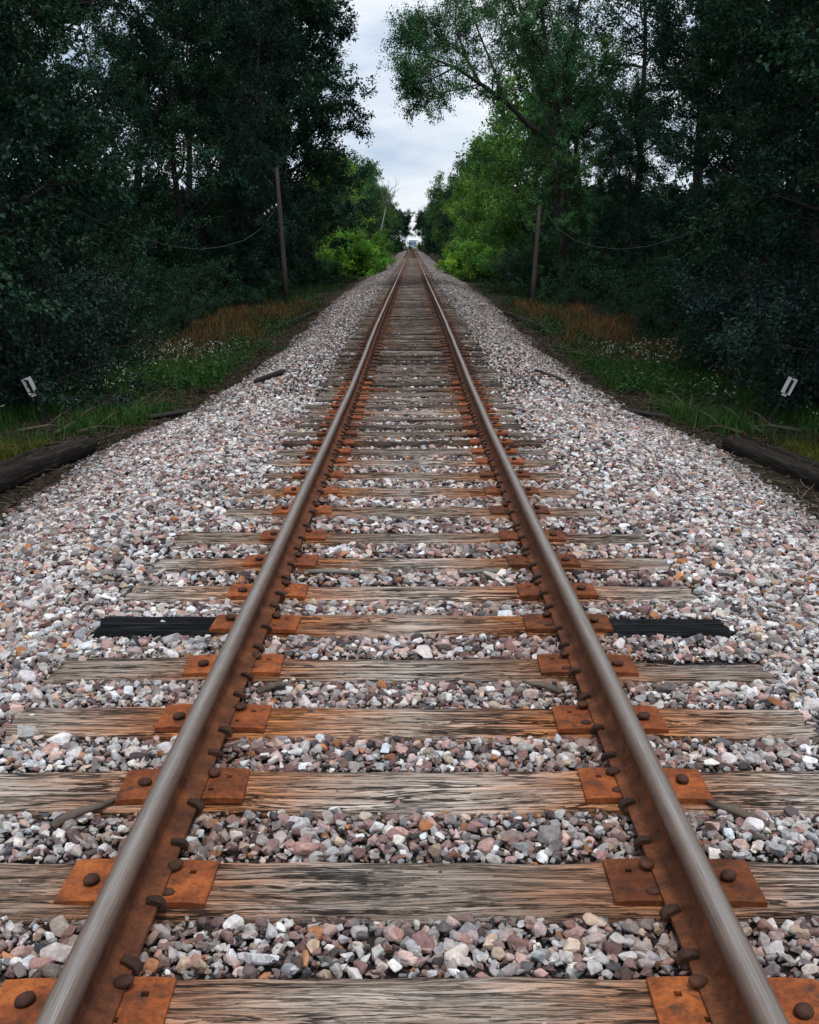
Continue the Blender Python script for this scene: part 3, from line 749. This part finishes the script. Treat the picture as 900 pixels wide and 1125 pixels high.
# the big dark tree at the left edge of the sky
plant('broad_tree', tree_proto(71, 19.3, .05, 7.2, 40, 9, 7, 50, .17, 1.0, .3, 0, 'broad'), -8.3, 72, 1.0, .5, M['leaf_deep'], 'tall broad dark tree at the left edge of the open sky', 'tree', GL)
plant('broad_tree', tree_proto(72, 17, .05, 5.0, 28, 8, 6, 40, .17, 1.0, .25, 0, 'oval'), -8.3, 64, 1.0, 2.5, M['leaf_dark'], 'dark tree just behind the left pole, beside the broad tallest one', 'tree', GL)
plant('green_tree', farp[1], -6.8, 100, .76, 1.0, M['leaf_fresh'], 'medium green tree behind the bright yellow green bush', 'tree', GL)
plant('green_tree', farp[2], 9.4, 82, 1.18, 1.0, M['leaf_green'], 'tall fresh green tree under the leaning limb', 'tree', GR)
plant('green_tree', farp[0], 9.2, 100, 1.12, 2.2, M['leaf_fresh'], 'light yellow green tree sloping down towards the crossing', 'tree', GR)
plant('green_tree', farp[1], 8.6, 116, 1.0, 4.2, M['leaf_fresh'], 'light green tree, farther of the two bright ones on the right', 'tree', GR)
plant('bright_bush', bigbush, -4.5, 88, .84, .3, M['leaf_bright'], 'rounded bright yellow green bush beside the ballast', 'bush')
for k, (x, y, sc, m, lb) in enumerate([(5.6, 74, 1.0, 'leaf_fresh', 'low fresh green bush beside the ballast, nearest of the three right of the track'), (5.4, 84, 1.15, 'leaf_bright', 'low yellow green bush beside the ballast, middle of the three right of the track'), (5.2, 97, 1.25, 'leaf_fresh', 'low green bush beside the ballast, farthest of the three right of the track'),
                                       (-5.0, 110, 1.1, 'leaf_green', 'low green bush behind the bright yellow green bush'), (-5.8, 78, .6, 'leaf_mid', 'small green bush in front of the bright yellow green bush')]):
    plant('low_bush', lowbush[k % 2], x, y, sc, k*1.3, M[m], lb, 'bush', 'low bushes beside the far ballast')
for s in (-1, 1):
    plant('low_bush', lowbush[1], s*5.0+.6, 283, 1.5, s, M['leaf_mid'], 'far low bush beside the end of the track, %s of the crossing gates' % sideword[s], 'bush', 'low bushes beside the far ballast')
for s in (-1, 1):
    for k, (x, y, sc) in enumerate([(5.9, 15.6, 1.0), (6.6, 18.0, 1.15), (7.0, 21.5, 1.0), (7.4, 25.0, .95), (7.6, 30, .95), (7.5, 36, 1.0), (7.0, 43, 1.0), (6.3, 22.8, .5), (6.1, 27.5, .45), (6.4, 33, .5), (5.9, 39, .5), (5.5, 19.8, .35), (6.2, 47, .6), (7.2, 50, 1.1), (6.6, 58, 1.1), (6.3, 66, 1.1)]):
        lb = ['dark blue green shrub right behind the %s striped marker' % sideword[s], 'dark blue green shrub above the white flowers on the %s verge' % sideword[s]][k] if k < 2 else 'dark shrub at the foot of the %s forest, beyond the white flowers' % sideword[s]
        plant('dark_shrub', shr[(k+(s > 0)) % 3], s*x, y, sc, k*1.7+s, M['leaf_shrub'] if k < 3 else M['leaf_dark'], lb, 'bush', 'dark shrubs at the foot of the %s forest' % sideword[s])
# leaning tree on the right, limbs placed as in the photograph (real depth round 48 m)
def leaning_tree():
    r = np.random.default_rng(81); mb = MB(); base = np.array([7.4, 48, float(gz(7.4, 48))])
    Pp = lambda px, py, dy=0: at_depth(px, py, 48+dy)-base
    limbs = []
    lead = [(0, 0, -.1), Pp(618, 260), Pp(612, 190), Pp(600, 150, .3)]
    mb.tube(lead, [.34, .26, .22, .2], 10, 0, True, 1, .05)
    def limb(pix, r0, r1, leafy_=True):
        pts = np.array([Pp(*p) for p in pix]); mb.tube(pts, np.linspace(r0, r1, len(pts)), 8, 0, False, 1, .05)
        if leafy_: limbs.append((pts, r0))
        return pts
    limb([(600, 150, .3), (582, 138, 0), (556, 112, -.5), (528, 92, -1.0), (500, 74, -1.6), (470, 62, -2.2), (446, 58, -2.6)], .15, .02)
    limb([(604, 160, .3), (600, 120, .6), (590, 85, .8), (578, 40, 1.2), (566, -20, 1.5)], .17, .05)
    limb([(608, 170, .2), (612, 120, 0), (604, 70, -.5), (596, 20, -1), (592, -40, -1.2)], .16, .05)
    limb([(610, 180, .2), (622, 130, -.6), (620, 80, -1.2), (632, 30, -2), (640, -20, -2.5)], .14, .04)
    limb([(528, 92, -1.0), (510, 60, -.4), (500, 25, 0), (504, -10, .3)], .07, .02)
    limb([(556, 112, -.5), (540, 70, .6), (524, 30, 1.4), (512, -20, 2)], .08, .02)
    limb([(500, 74, -1.6), (480, 84, -2.4), (462, 92, -3), (444, 96, -3.4)], .05, .012)
    limb([(528, 92, -1.0), (505, 98, -1.6), (482, 102, -2.2), (462, 108, -2.6)], .04, .01)
    limb([(470, 62, -2.2), (458, 45, -1.8), (448, 38, -1.4)], .035, .01)
    limb([(500, 25, 0), (484, 32, -.4), (468, 40, -.8)], .035, .01)
    limb([(590, 85, .8), (560, 50, 2), (540, 5, 3)], .07, .02)
    limb([(604, 70, -.5), (575, 25, -2), (550, -20, -3)], .07, .02)
    limb([(622, 130, -.6), (650, 95, -1.5), (670, 60, -2)], .07, .02)
    P, D, T = leafy(mb, limbs, r, 28, 7, 34, 1.4, .55, .085, .22, spread=.085)
    k = r.random(len(P)) < .92
    root = empty('leaning_tree', tuple(base)); tag(root, 'tree with a long limb leaning out over the track against the sky', 'tree', GR)
    mb.build('trunk', M['bark'], root); link('crown', leaf_mesh('crown', P[k], D[k], .088, T[k], r), M['leaf_limb'], root)
leaning_tree()
# bare dead branches showing in front of the far left trees
mb = MB(); r = np.random.default_rng(91); base = np.array([-3.2, 128, float(gz(-3.2, 128))])
for k in range(7):
    a = at_depth(424+r.uniform(-3, 3), 228, 128)-base; d = (r.normal(.05, .25), r.normal(0, .25), 1)
    pts = curve(a, d, r.uniform(2.2, 3.8), 5, r, .02, .1); mb.tube(pts, np.linspace(.035, .010, 6), 5, 0, False)
    for _ in range(4):
        p, dd = along(pts, r.uniform(.3, .9)); mb.tube(curve(p, perp(dd, r, .6), 1.3, 3, r), [.02, .016, .01, .006], 4, 0, False)
mb.tube([(-1.3, .5, -.1), (-.6, .2, 2), tuple(at_depth(424, 228, 128)-base)], [.12, .09, .06], 7)
o = mb.build('dead_tree', M['bare'], None, tuple(base)); tag(o, 'bare pale dead tree poking out of the far left foliage', 'tree', GL)
# the deep wood behind both edges, one leafy mass each side
for s in (-1, 1):
    r = np.random.default_rng(95+s); n = 60000
    Y = r.uniform(14, 150, n); X = r.uniform(0, 1, n)**1.3*26+11.5+np.clip((Y-60)*.0, 0, 5); hmax = 2.4+3.2*vnoise(X*.22+s*9, Y*.22)+np.clip((Y-60)*.06, 0, 4)
    Z = r.random(n)**.8*hmax
    P = np.stack([s*X, Y, gz(s*X, Y)+Z], -1); t = r.uniform(.6, 1.2, n)
    me = leaf_mesh('deep_wood', P, r.normal(0, 1, (n, 3)), .55, np.stack([t, t, t], 1), r, 1.0, .7)
    tag(link('deep_wood', me, M['leaf_deep']), 'dense dark wood behind the trees on the %s side' % sideword[s], 'woods', None, 'stuff')
# far woods closing the view to the sides of the crossing
for s in (-1, 1):
    r = np.random.default_rng(98+s); n = 26000
    Y = r.uniform(150, 430, n); X = r.random(n)*22+7.0+np.where(Y > 296, 9, 0); hmax = 9+6*vnoise(X*.2, Y*.1+s*7); Z = r.random(n)*hmax
    t = r.uniform(.6, 1.2, n)
    me = leaf_mesh('far_wood', np.stack([s*X+tx(Y), Y, gz(s*X, Y)+Z], -1), r.normal(0, 1, (n, 3)), 1.0, np.stack([t, t, t], 1), r, 1.0, .7)
    tag(link('far_wood', me, M['leaf_dark']), 'far dense wood beyond the last single trees on the %s side' % sideword[s], 'woods', None, 'stuff')

# ------------------------------------------------------------------ verge: grass, flowers, twigs
def blades(X, Y, h, wdt, cols, r, lean=.35):
    n = len(X); z = np.maximum(gz(X, Y), bz(X, Y)-.05)-.02; az = r.random(n)*2*np.pi
    sx, sy = np.cos(az)*wdt, np.sin(az)*wdt; l = r.normal(0, lean, (n, 2))*h[:, None]
    b = np.stack([X, Y, z], -1); o1 = np.stack([sx, sy, 0*sx], -1)
    m = b+np.stack([l[:, 0]*.35, l[:, 1]*.35, h*.6], -1); t = b+np.stack([l[:, 0], l[:, 1], h], -1)
    V = np.stack([b-o1, b+o1, m-o1*.7, m+o1*.7, t], 1).reshape(-1, 3); k = np.arange(n)[:, None]*5
    Fc = np.concatenate([k+np.array([[0, 1, 3]]), k+np.array([[0, 3, 2]]), k+np.array([[2, 3, 4]])])
    return V, Fc, np.repeat(cols, 5, 0)
gV = {}; 
r = np.random.default_rng(120)
def scatter(n, y0, y1, a0, a1, dens):
    Y = r.uniform(y0, y1, n); a = r.uniform(a0, a1, n); s = r.choice([-1, 1], n); X = s*a+tx(Y)
    k = r.random(n) < dens(a, Y)
    return X[k], Y[k]
def to_obj(name, parts, mat, label, cat):
    V = []; Fc = []; C = []; off = 0
    for v, f, c in parts: V.append(v); Fc.append(f+off); C.append(c); off += len(v)
    tag(link(name, np_mesh(name, np.concatenate(V), np.concatenate(Fc), np.concatenate(C)), mat), label, cat, None, 'stuff')
def cmix(n, a, b): 
    t = r.random(n)[:, None]; return np.array(a)*(1-t)+np.array(b)*t
def past(a, Y, d=.0): return sstep(toe(Y)+d-.15, toe(Y)+d+.35, a)
sym = lambda a, Y: vnoise(a*1.4+3, Y*.7)
X, Y = scatter(120000, 12.8, 24, 3.2, 7.5, lambda a, Y: past(a, Y, .25)*np.clip((sym(a, Y)-.35)*2.4, .03, 1)*sstep(12.6, 15, Y)); n = len(X)
g1 = blades(X, Y, r.uniform(.08, .30, n), .006, cmix(n, (.022, .062, .015), (.058, .135, .026)), r)
X, Y = scatter(52000, 24, 80, 3.2, 8, lambda a, Y: past(a, Y, .25)*np.clip((sym(a, Y)-.3)*1.8, .06, 1)); n = len(X)
g2 = blades(X, Y, r.uniform(.10, .42, n), .012, cmix(n, (.016, .036, .014), (.036, .072, .022)), r)
X, Y = scatter(14000, 10.2, 13.2, 4.1, 5.6, lambda a, Y: past(a, Y, .35)*np.clip((sym(a*2, Y*2)-.45)*4, 0, 1)); n = len(X)
g3 = blades(X, Y, r.uniform(.05, .16, n), .006, cmix(n, (.06, .075, .012), (.11, .11, .02)), r)
to_obj('verge_grass', [g1, g2, g3], M['grass'], 'green grass on the verges at the foot of the ballast', 'grass')
X, Y = scatter(70000, 19, 43, 3.6, 6.6, lambda a, Y: past(a, Y, .55)*sstep(.475, .62, .6*vnoise(a*.9+1.5, Y*.30+4)+.4*vnoise(a*3+1.5, Y*1.5+4))*(.2+.8*sstep(21, 27, Y))); n = len(X)
d1 = blades(X, Y, r.uniform(.12, .58, n)*(.35+.9*vnoise(X*2.2, Y*1.4)), .006, cmix(n, (.06, .036, .015), (.19, .110, .045)), r, .38)
to_obj('dry_grass', [d1], M['grass'], 'brown dry grass along the foot of the forest', 'grass')
# white wildflowers: thin stems with small umbels
X, Y = scatter(1150, 12.6, 24, 3.7, 6.2, lambda a, Y: past(a, Y, .4)*sstep(.28, .75, vnoise(a*1.1+8, Y*.5))); n = len(X)
fp = []; z = gz(X, Y)
st = blades(X, Y, r.uniform(.25, .42, n), .003, cmix(n, (.03, .07, .02), (.05, .10, .03)), r, .15)
tips = st[0].reshape(-1, 5, 3)[:, 4]
Vf = []; Ff = []; off = 0
for p in tips:
    for _ in range(r.integers(2, 5)):
        c = p+r.normal(0, .016, 3); q = r.uniform(.006, .011); nn = np.array([r.normal(0, .35), r.normal(-.3, .3), 1]); nn /= np.linalg.norm(nn)
        u = np.cross(nn, [1, 0, 0]); u /= np.linalg.norm(u); w = np.cross(nn, u)
        ring = [c+(u*math.cos(k*1.047)+w*math.sin(k*1.047))*q*(1 if k % 2 else .8) for k in range(6)]
        Vf += [c+nn*.006]+ring; Ff += [(off, off+1+k, off+1+(k+1) % 6) for k in range(6)]; off += 7
to_obj('wildflowers', [st, (np.array(Vf), np.array(Ff), np.tile([(.72, .72, .66)], (len(Vf), 1)))], M['petal'], 'small white wildflowers scattered in the verge grass', 'wildflowers')
# leafy weeds in uneven clumps on the verge
wp = []; wd_ = []; wt = []
for _ in range(900):
    y = r.uniform(12.5, 48); s_ = r.choice([-1, 1]); a = float(toe(y))+.25+abs(r.normal(.5, .7))
    if vnoise(a*1.3+2, y*.6) < .42: continue
    x = s_*a+float(tx(y)); h = r.uniform(.08, .42); n = int(r.uniform(14, 40)); c = r.uniform(.6, 1.3)
    q = r.normal(0, 1, (n, 3))*np.array([h*.45, h*.45, 0])+np.array([x, y, surf(x, y)]); q[:, 2] += r.random(n)*h
    wp.append(q); wd_.append(r.normal(0, 1, (n, 3))*np.array([1, 1, .4])); wt.append(c*r.uniform(.6, 1.3, (n, 1))*np.array([[.9+r.uniform(-.2, .5), 1, 1]]))
me = leaf_mesh('verge_weeds', np.concatenate(wp), np.concatenate(wd_), .075, np.concatenate(wt), r, .6, .6)
tag(link('verge_weeds', me, M['leaf_weed']), 'low leafy green weeds in clumps among the verge grass', 'weeds', None, 'stuff')
# dead twigs and bark litter along the toe
mb = MB(); rl = np.random.default_rng(140)
for _ in range(620):
    y = 9.5+rl.random()**1.5*26; s = rl.choice([-1, 1]); a = float(toe(y))+rl.normal(.45, .42); x = s*a; L = rl.uniform(.12, .7)
    if a < float(toe(y))-.35: continue
    z = surf(x, y)+.012; az = rl.normal(1.2*s, .9)
    pts = curve((x, y, z), (math.cos(az), math.sin(az), rl.normal(.02, .10)), L, 4, rl, 0, .15)
    pts[:, 2] = np.maximum(pts[:, 2], np.maximum(gz(pts[:, 0], pts[:, 1]), bz(pts[:, 0], pts[:, 1]))+.006)
    mb.tube(pts, np.linspace(rl.uniform(.004, .012), .003, 5), 5, 0, False)
for _ in range(150):   # bits of twig caught between the stones of the track
    y = rl.uniform(1.9, 9); x = rl.uniform(-1, 1)*min(.45*y+.3, 3.2)
    if abs(abs(x)-XR) < .12 or min(abs(y-t_) for t_ in TY) < .14: continue
    L = rl.uniform(.05, .22); az = rl.uniform(0, 6.28); z = float(bz(x, y))+rl.uniform(.012, .026)
    mb.tube(curve((x, y, z), (math.cos(az), math.sin(az), rl.normal(0, .08)), L, 3, rl, 0, .18), np.linspace(rl.uniform(.002, .005), .0012, 4), 5, 0, False)
tag(mb.build('twig_litter', M['twig']), 'grey brown dead twigs littering the soil at the foot of the ballast', 'twigs', None, 'stuff')
n = 26000; Y = rl.uniform(9, 45, n); s = rl.choice([-1, 1], n); a = toe(Y)+rl.normal(.5, .45, n); X = s*a+tx(Y); k = (a > toe(Y)-.3); X, Y, s = X[k], Y[k], s[k]; n = len(X)
Zl = np.maximum(gz(X, Y), bz(X, Y))+rl.uniform(0, .02, n); D = rl.normal(0, 1, (n, 3)); D[:, 2] *= .25
t = rl.uniform(.35, 1.3, n)[:, None]*np.array([(.085, .058, .038)])
me = leaf_mesh('leaf_litter', np.stack([X, Y, Zl], -1), D, .055, t, rl, .5, .6)
tag(link('leaf_litter', me, M['petal']), 'dark brown fallen leaves and bark at the foot of the ballast', 'leaf litter', None, 'stuff')

# ------------------------------------------------------------------ logs, branches, sticks
def beam(name, p0, p1, w, h, label, cat, group, mat='log', round_=False, seed=0):
    """old timber lying from p0 to p1"""
    p0, p1 = np.array(p0), np.array(p1); L = np.linalg.norm(p1-p0); mid = (p0+p1)/2; d = (p1-p0)/L
    rr = np.random.default_rng(seed+300); nx_ = 60; x = np.linspace(-L/2, L/2, nx_); P = 16
    V = []
    for xx in x:
        for k in range(P):
            an = 2*math.pi*k/P; c, s_ = math.cos(an), math.sin(an)
            if round_: yy, zz = c*w/2, s_*h/2
            else:
                e = 8; den = (abs(c)**e+abs(s_)**e)**(1/e); yy, zz = c/den*w/2, s_/den*h/2
            nv = 1+.16*float(fbm(xx*1.5+seed*7, k*.9+seed))+.16*float(fbm(xx*.9, k*3.3+seed*5))
            fade = 1 if abs(xx) < L/2-.03 else .93
            V.append((xx+.06*(abs(xx) > L/2-.03)*float(fbm(k*.9+seed, 3.3))*np.sign(xx), yy*nv*fade, zz*nv*fade))
    Fc = []
    for i_ in range(nx_-1):
        for k in range(P): k2 = (k+1) % P; Fc.append((i_*P+k, (i_+1)*P+k, (i_+1)*P+k2, i_*P+k2))
    mb = MB(); mb.add(V, Fc+[tuple(range(P)), tuple(range((nx_-1)*P, nx_*P))[::-1]], 0, True)
    o = mb.build(name, M[mat]); o.location = mid
    o.rotation_euler = Vector(d).to_track_quat('X', 'Z').to_euler()
    tag(o, label, cat, group)
    o['tone'] = .9; o['stain'] = 0.; o['tar'] = 0.; return o
def mx(p, s): return np.array([p[0]*(-1 if s > 0 else 1), p[1], p[2]])
def on(px, py, up=0.0): p = hit(px, py); p[2] += up; return p
e1 = on(98, 497); e2 = np.array([e1[0]-.42, e1[1]-3.0, surf(e1[0]-.42, e1[1]-3.0)])
for s in (-1, 1):
    w = sideword[s]
    up = np.array([0, 0, .09])
    beam('old_timber', mx(e1+up, s), mx(e2+up, s), .23, .20, 'thick dark discarded timber lying beside the ballast, %s edge of the photo' % w, 'timber', 'discarded timbers', seed=1)
    f1 = e1+np.array([-.42, -.35, .02]); f2 = e2+np.array([-.35, .2, .02])
    f1[2] = surf(f1[0], f1[1])+.06; f2[2] = surf(f2[0], f2[1])+.06
    beam('old_timber', mx(f1, s), mx(f2, s), .17, .15, 'thinner rotten timber just behind the thick dark one at the %s edge' % w, 'timber', 'discarded timbers', round_=True, seed=2)
    a = on(281, 423, .05); b = on(312, 412, .05)
    beam('small_log', mx(a, s), mx(b, s), .13, .10, 'short brown log lying on the %s ballast slope' % w, 'log', 'short logs', 'pole', True, 3)
    a = on(163, 461, .03); b = on(214, 453, .03)
    beam('small_log', mx(a, s), mx(b, s), .09, .07, 'thin brown log beside the %s heap of reddish twigs' % w, 'log', 'short logs', 'pole', True, 4)
    a = on(301, 364, .06); b = on(345, 345, .06)
    beam('old_timber', mx(a, s), mx(b, s), .17, .13, 'long dark timber at the grass edge of the ballast, far %s' % w, 'timber', 'discarded timbers', seed=5)
    # reddish twig heap
    mb = MB(); q = mx(on(150, 452), s); rh = np.random.default_rng(150)
    for k in range(16):
        az = rh.normal(.9, .6)*(1 if s < 0 else -1)+(0 if s < 0 else math.pi); pts = curve((rh.normal(0, .12)*-s, rh.normal(0, .12), .02), (math.cos(az), math.sin(az), rh.uniform(.1, .8)), rh.uniform(.3, .75), 4, rh, -.08, .12)
        mb.tube(pts, np.linspace(.014, .004, 5), 5, 0, False)
    tag(mb.build('twig_heap', M['twig'], None, tuple(q)), 'small heap of pale reddish twigs at the %s edge of the ballast' % w, 'twigs', 'twig heaps')
    # dead brush on the verge
    mb = MB(); q = mx(on(222, 398), s); rh = np.random.default_rng(160)
    for k in range(38):
        az = rh.uniform(0, 6.28); pts = curve((rh.normal(0, .35), rh.normal(0, .4), .02), (math.cos(az), math.sin(az), rh.uniform(.05, .7)), rh.uniform(.5, 1.3), 5, rh, -.05, .16)
        mb.tube(pts, np.linspace(.013, .003, 6), 5, 0, False)
    tag(mb.build('brush_pile', M['twig'], None, tuple(q)), 'tangled dead brush lying in front of the dry grass, %s verge' % w, 'brush', 'brush piles')
    # fallen branches by the marker
    for j, (pa, pb, lb) in enumerate([((62, 478), (104, 461), 'grey fallen branch pointing at the ballast'), ((20, 476), (86, 472), 'long grey fallen branch behind the timber'), ((84, 478), (132, 472), 'short grey stick just above the end of the timber')]):
        a, b = mx(on(*pa, .03), s), mx(on(*pb, .03), s); m_ = (a+b)/2; m_[2] += .05
        mb = MB(); mb.tube([a-a, (m_-a)*.7, m_-a, b-a], [.026, .023, .019, .01], 7, 0, True, 1, .1)
        c_ = (m_-a); mb.tube([c_, c_+np.array([.12*-s, .15, .12]), c_+np.array([.2*-s, .32, .16])], [.012, .009, .004], 5)
        tag(mb.build('fallen_branch', M['twig'], None, tuple(a)), '%s, %s verge' % (lb, w), 'branch', 'fallen branches')
    # sticks on the track itself
    for j, (pa, pb, rad, mat, lb) in enumerate([((334, 634), (402, 636), .018, 'bare', 'pale crooked stick between the ties beside the %s rail' % w), ((283, 768), (326, 757), .017, 'splinter', 'grey splinter of wood beside the %s rail inside the track' % w), ((58, 917), (128, 889), .018, 'splinter', 'dark wood splinter on the stones outside the %s rail' % w)]):
        a, b = on(*pa, .03), on(*pb, .035)
        if abs(a[1]-b[1]) > .35: b[1] = a[1]+.12
        a, b = mx(a, s), mx(b, s); m_ = (a+b)/2+np.array([0, .02, .02]); mb = MB(); e = b-a
        mb.tube([e*0, e*.25+np.array([0, .004, .004]), e*.5+np.array([0, .003, .006]), e*.75, e], [rad*.8, rad, rad*1.05, rad*.8, rad*.4], 8, 0, True, .65, .14)
        tag(mb.build('stick', M[mat], None, tuple(a)), lb, 'stick', 'loose sticks on the track')
    # striped marker on a leaning post
    foot = mx(on(54, 463), s); top = mx(at_depth(31, 416, 14.6), s); top[1] = foot[1]-.03
    d = Vector(top-foot); L = d.length; q = Vector((0, 0, 1)).rotation_difference(d.normalized())
    root = empty('trackside_marker', tuple(foot)); root.rotation_mode = 'QUATERNION'; root.rotation_quaternion = q
    tag(root, 'small white plate with one black stripe on a leaning post, %s verge' % w, 'marker', 'striped trackside markers')
    mb = MB(); mb.box((0, 0, L*.5-.06), (.035, .022, L+.12)); mb.build('post', M['post'], root)
    pw, ph = .135, .235
    mb = MB(); zc_ = L-ph/2+.02
    mb.box((0, -.021, zc_), (pw, .012, ph)); mb.build('plate', M['white'], root)
    mb = MB(); mb.box((.004*s, -.0295, zc_-.008), (.042, .004, ph*.84)); mb.build('stripe', M['black'], root)
    mb = MB(); mb.box((-.01, -.0295, zc_-ph/2-.022), (.07, .006, .02)); mb.build('lower_tab', M['white'], root)
    # utility pole and its sagging cable
    pb_ = mx(np.array([-5.05, 44.5, 0]), s); pb_[2] = float(gz(pb_[0], pb_[1]))-.1
    tp = mx(at_depth(304 if s < 0 else 307, 185 if s < 0 else 226, 44.6), s)
    root = empty('utility_pole', tuple(pb_)); lb = 'tall weathered wooden pole in front of the dark forest, left of the track' if s < 0 else 'shorter wooden pole half lost in foliage, right of the track'
    tag(root, lb, 'pole', 'old line poles')
    e = tp-pb_; mb = MB(); mb.tube([e*0, e*.3, e*.62, e], [.115, .105, .09, .075], 12); mb.build('shaft', M['pole'], root)
    for kk in range(4 if s < 0 else 0):
        h = e*(.72-.012*kk); mb = MB(); z_ = -.16*kk
        mb.lathe([(.01, 0), (.035, .0), (.045, .03), (.03, .07), (.035, .09), (.01, .11)], tuple(h+np.array([s*(.13+.17*kk), -.06, -.05*kk])), 10); mb.build('insulator', M['white'], root)
    mb = MB(); a = e*.72; mb.tube([a, a+np.array([s*.75, -.02, -.18])], .02, 6); mb.build('bracket', M['pole'], root)
    a = at_depth(302, 231, 44.5); pts_px = [(302, 231, 44.4), (286, 252, 40), (268, 264, 36.5), (245, 271, 33), (220, 274, 30), (190, 271, 27), (160, 263, 24.5), (125, 251, 22), (92, 236, 20), (62, 218, 18.3), (40, 200, 17)]
    pts = [mx(at_depth(*p), s) for p in pts_px]; mb = MB(); mb.tube([p-pts[0] for p in pts], .012, 6)
    tag(mb.build('sagging_cable', M['cable'], None, tuple(pts[0])), 'dark cable sagging from the %s pole through the leaves' % w, 'cable', 'sagging cables')

# ------------------------------------------------------------------ crossing far ahead
yc = 303.0; xc = float(tx(yc)); zc0 = float(tz(yc))
o = link('crossing_road', grid_mesh('crossing_road', np.linspace(-60, 60, 13), np.array([yc-4, yc, yc+4]), lambda X, Y: tz(yc)+.2+.0*X), M['asphalt']); tag(o, kind='structure')
mb = MB(); mb.box((xc, yc-4.15, zc0+.05), (120, .3, .34)); tag(mb.build('road_kerb', M['asphalt']), kind='structure')
for s in (-1, 1):
    root = empty('crossing_gate', (xc+s*1.55, yc-5, zc0)); tag(root, 'tiny white crossing gate at the end of the track, %s of the rails' % sideword[s], 'gate', 'crossing gates')
    mb = MB(); mb.tube([(s*.3, 0, -.2), (s*.3, 0, 1.9), (s*.2, 0, 2.2), (-s*.1, 0, 2.35), (-s*.35, 0, 2.2), (-s*.4, 0, 1.4)], .10, 8); mb.build('arm', M['white'], root)
    mb = MB(); mb.box((s*.3, 0, .3), (.5, .4, .9)); mb.build('base', M['white'], root)
root = empty('far_house', (xc+.4, 345, float(tz(345)))); tag(root, 'tiny pale blue house straight beyond the crossing', 'house')
mb = MB(); mb.box((0, 0, 1.2), (2.4, 4, 2.4)); mb.build('wall', M['housewall'], root)
mb = MB(); mb.add([(-1.4, -2.2, 2.4), (1.4, -2.2, 2.4), (1.4, 2.2, 2.4), (-1.4, 2.2, 2.4), (-1.4, 0, 3.0), (1.4, 0, 3.0)], [(0, 1, 5, 4), (2, 3, 4, 5), (1, 2, 5), (3, 0, 4), (3, 2, 1, 0)]); mb.build('roof', M['housewall'], root)
mb = MB(); mb.box((0, -2.02, 1.35), (1.5, .06, 1.0)); mb.build('window', M['window'], root)

# ------------------------------------------------------------------ light
wd = bpy.data.worlds.new("World"); scene.world = wd; wd.use_nodes = True; nt = wd.node_tree
bg = nt.nodes['Background']; N = nt.nodes.new; L_ = nt.links.new
SUN_EL, SUN_AZ = R(74), R(158)     # azimuth from +Y towards +X
sky = N('ShaderNodeTexSky'); sky.sky_type = 'NISHITA'; sky.sun_disc = False; sky.sun_elevation = SUN_EL; sky.sun_rotation = SUN_AZ; sky.dust_density = 2.0
tc = N('ShaderNodeTexCoord'); mp = N('ShaderNodeMapping'); mp.inputs['Scale'].default_value = (1.0, 1.0, 3.2); L_(tc.outputs['Generated'], mp.inputs[0])
n1 = N('ShaderNodeTexNoise'); n1.inputs['Scale'].default_value = 5.0; n1.inputs['Detail'].default_value = 7; n1.inputs['Roughness'].default_value = .56; L_(mp.outputs[0], n1.inputs[0])
rp = N('ShaderNodeValToRGB'); rp.color_ramp.elements[0].position = .36; rp.color_ramp.elements[1].position = .64
rp.color_ramp.elements[0].color = (4.9, 6.0, 7.6, 1); rp.color_ramp.elements[1].color = (9.2, 9.5, 9.9, 1); L_(n1.outputs[0], rp.inputs[0])
mx_ = N('ShaderNodeMix'); mx_.data_type = 'RGBA'; mx_.inputs[0].default_value = .86; L_(sky.outputs[0], mx_.inputs[6]); L_(rp.outputs[0], mx_.inputs[7])
L_(mx_.outputs[2], bg.inputs[0]); bg.inputs[1].default_value = 0.1
sd = bpy.data.lights.new('sun', 'SUN'); sd.energy = 1.5; sd.angle = R(12); sd.color = (1, .97, .93)
so = bpy.data.objects.new('sun', sd); COL.objects.link(so)
dirv = Vector((math.sin(SUN_AZ)*math.cos(SUN_EL), math.cos(SUN_AZ)*math.cos(SUN_EL), math.sin(SUN_EL)))
so.rotation_euler = dirv.to_track_quat('Z', 'Y').to_euler()
scene.view_settings.view_transform = 'Standard'; scene.view_settings.look = 'None'; scene.view_settings.exposure = 0.22; scene.view_settings.gamma = 1
scene.view_settings.use_curve_mapping = False
scene.render.engine = 'CYCLES'
scene.cycles.max_bounces = 5; scene.cycles.diffuse_bounces = 3; scene.cycles.glossy_bounces = 2; scene.cycles.transmission_bounces = 2
scene.cycles.caustics_reflective = False; scene.cycles.caustics_refractive = False
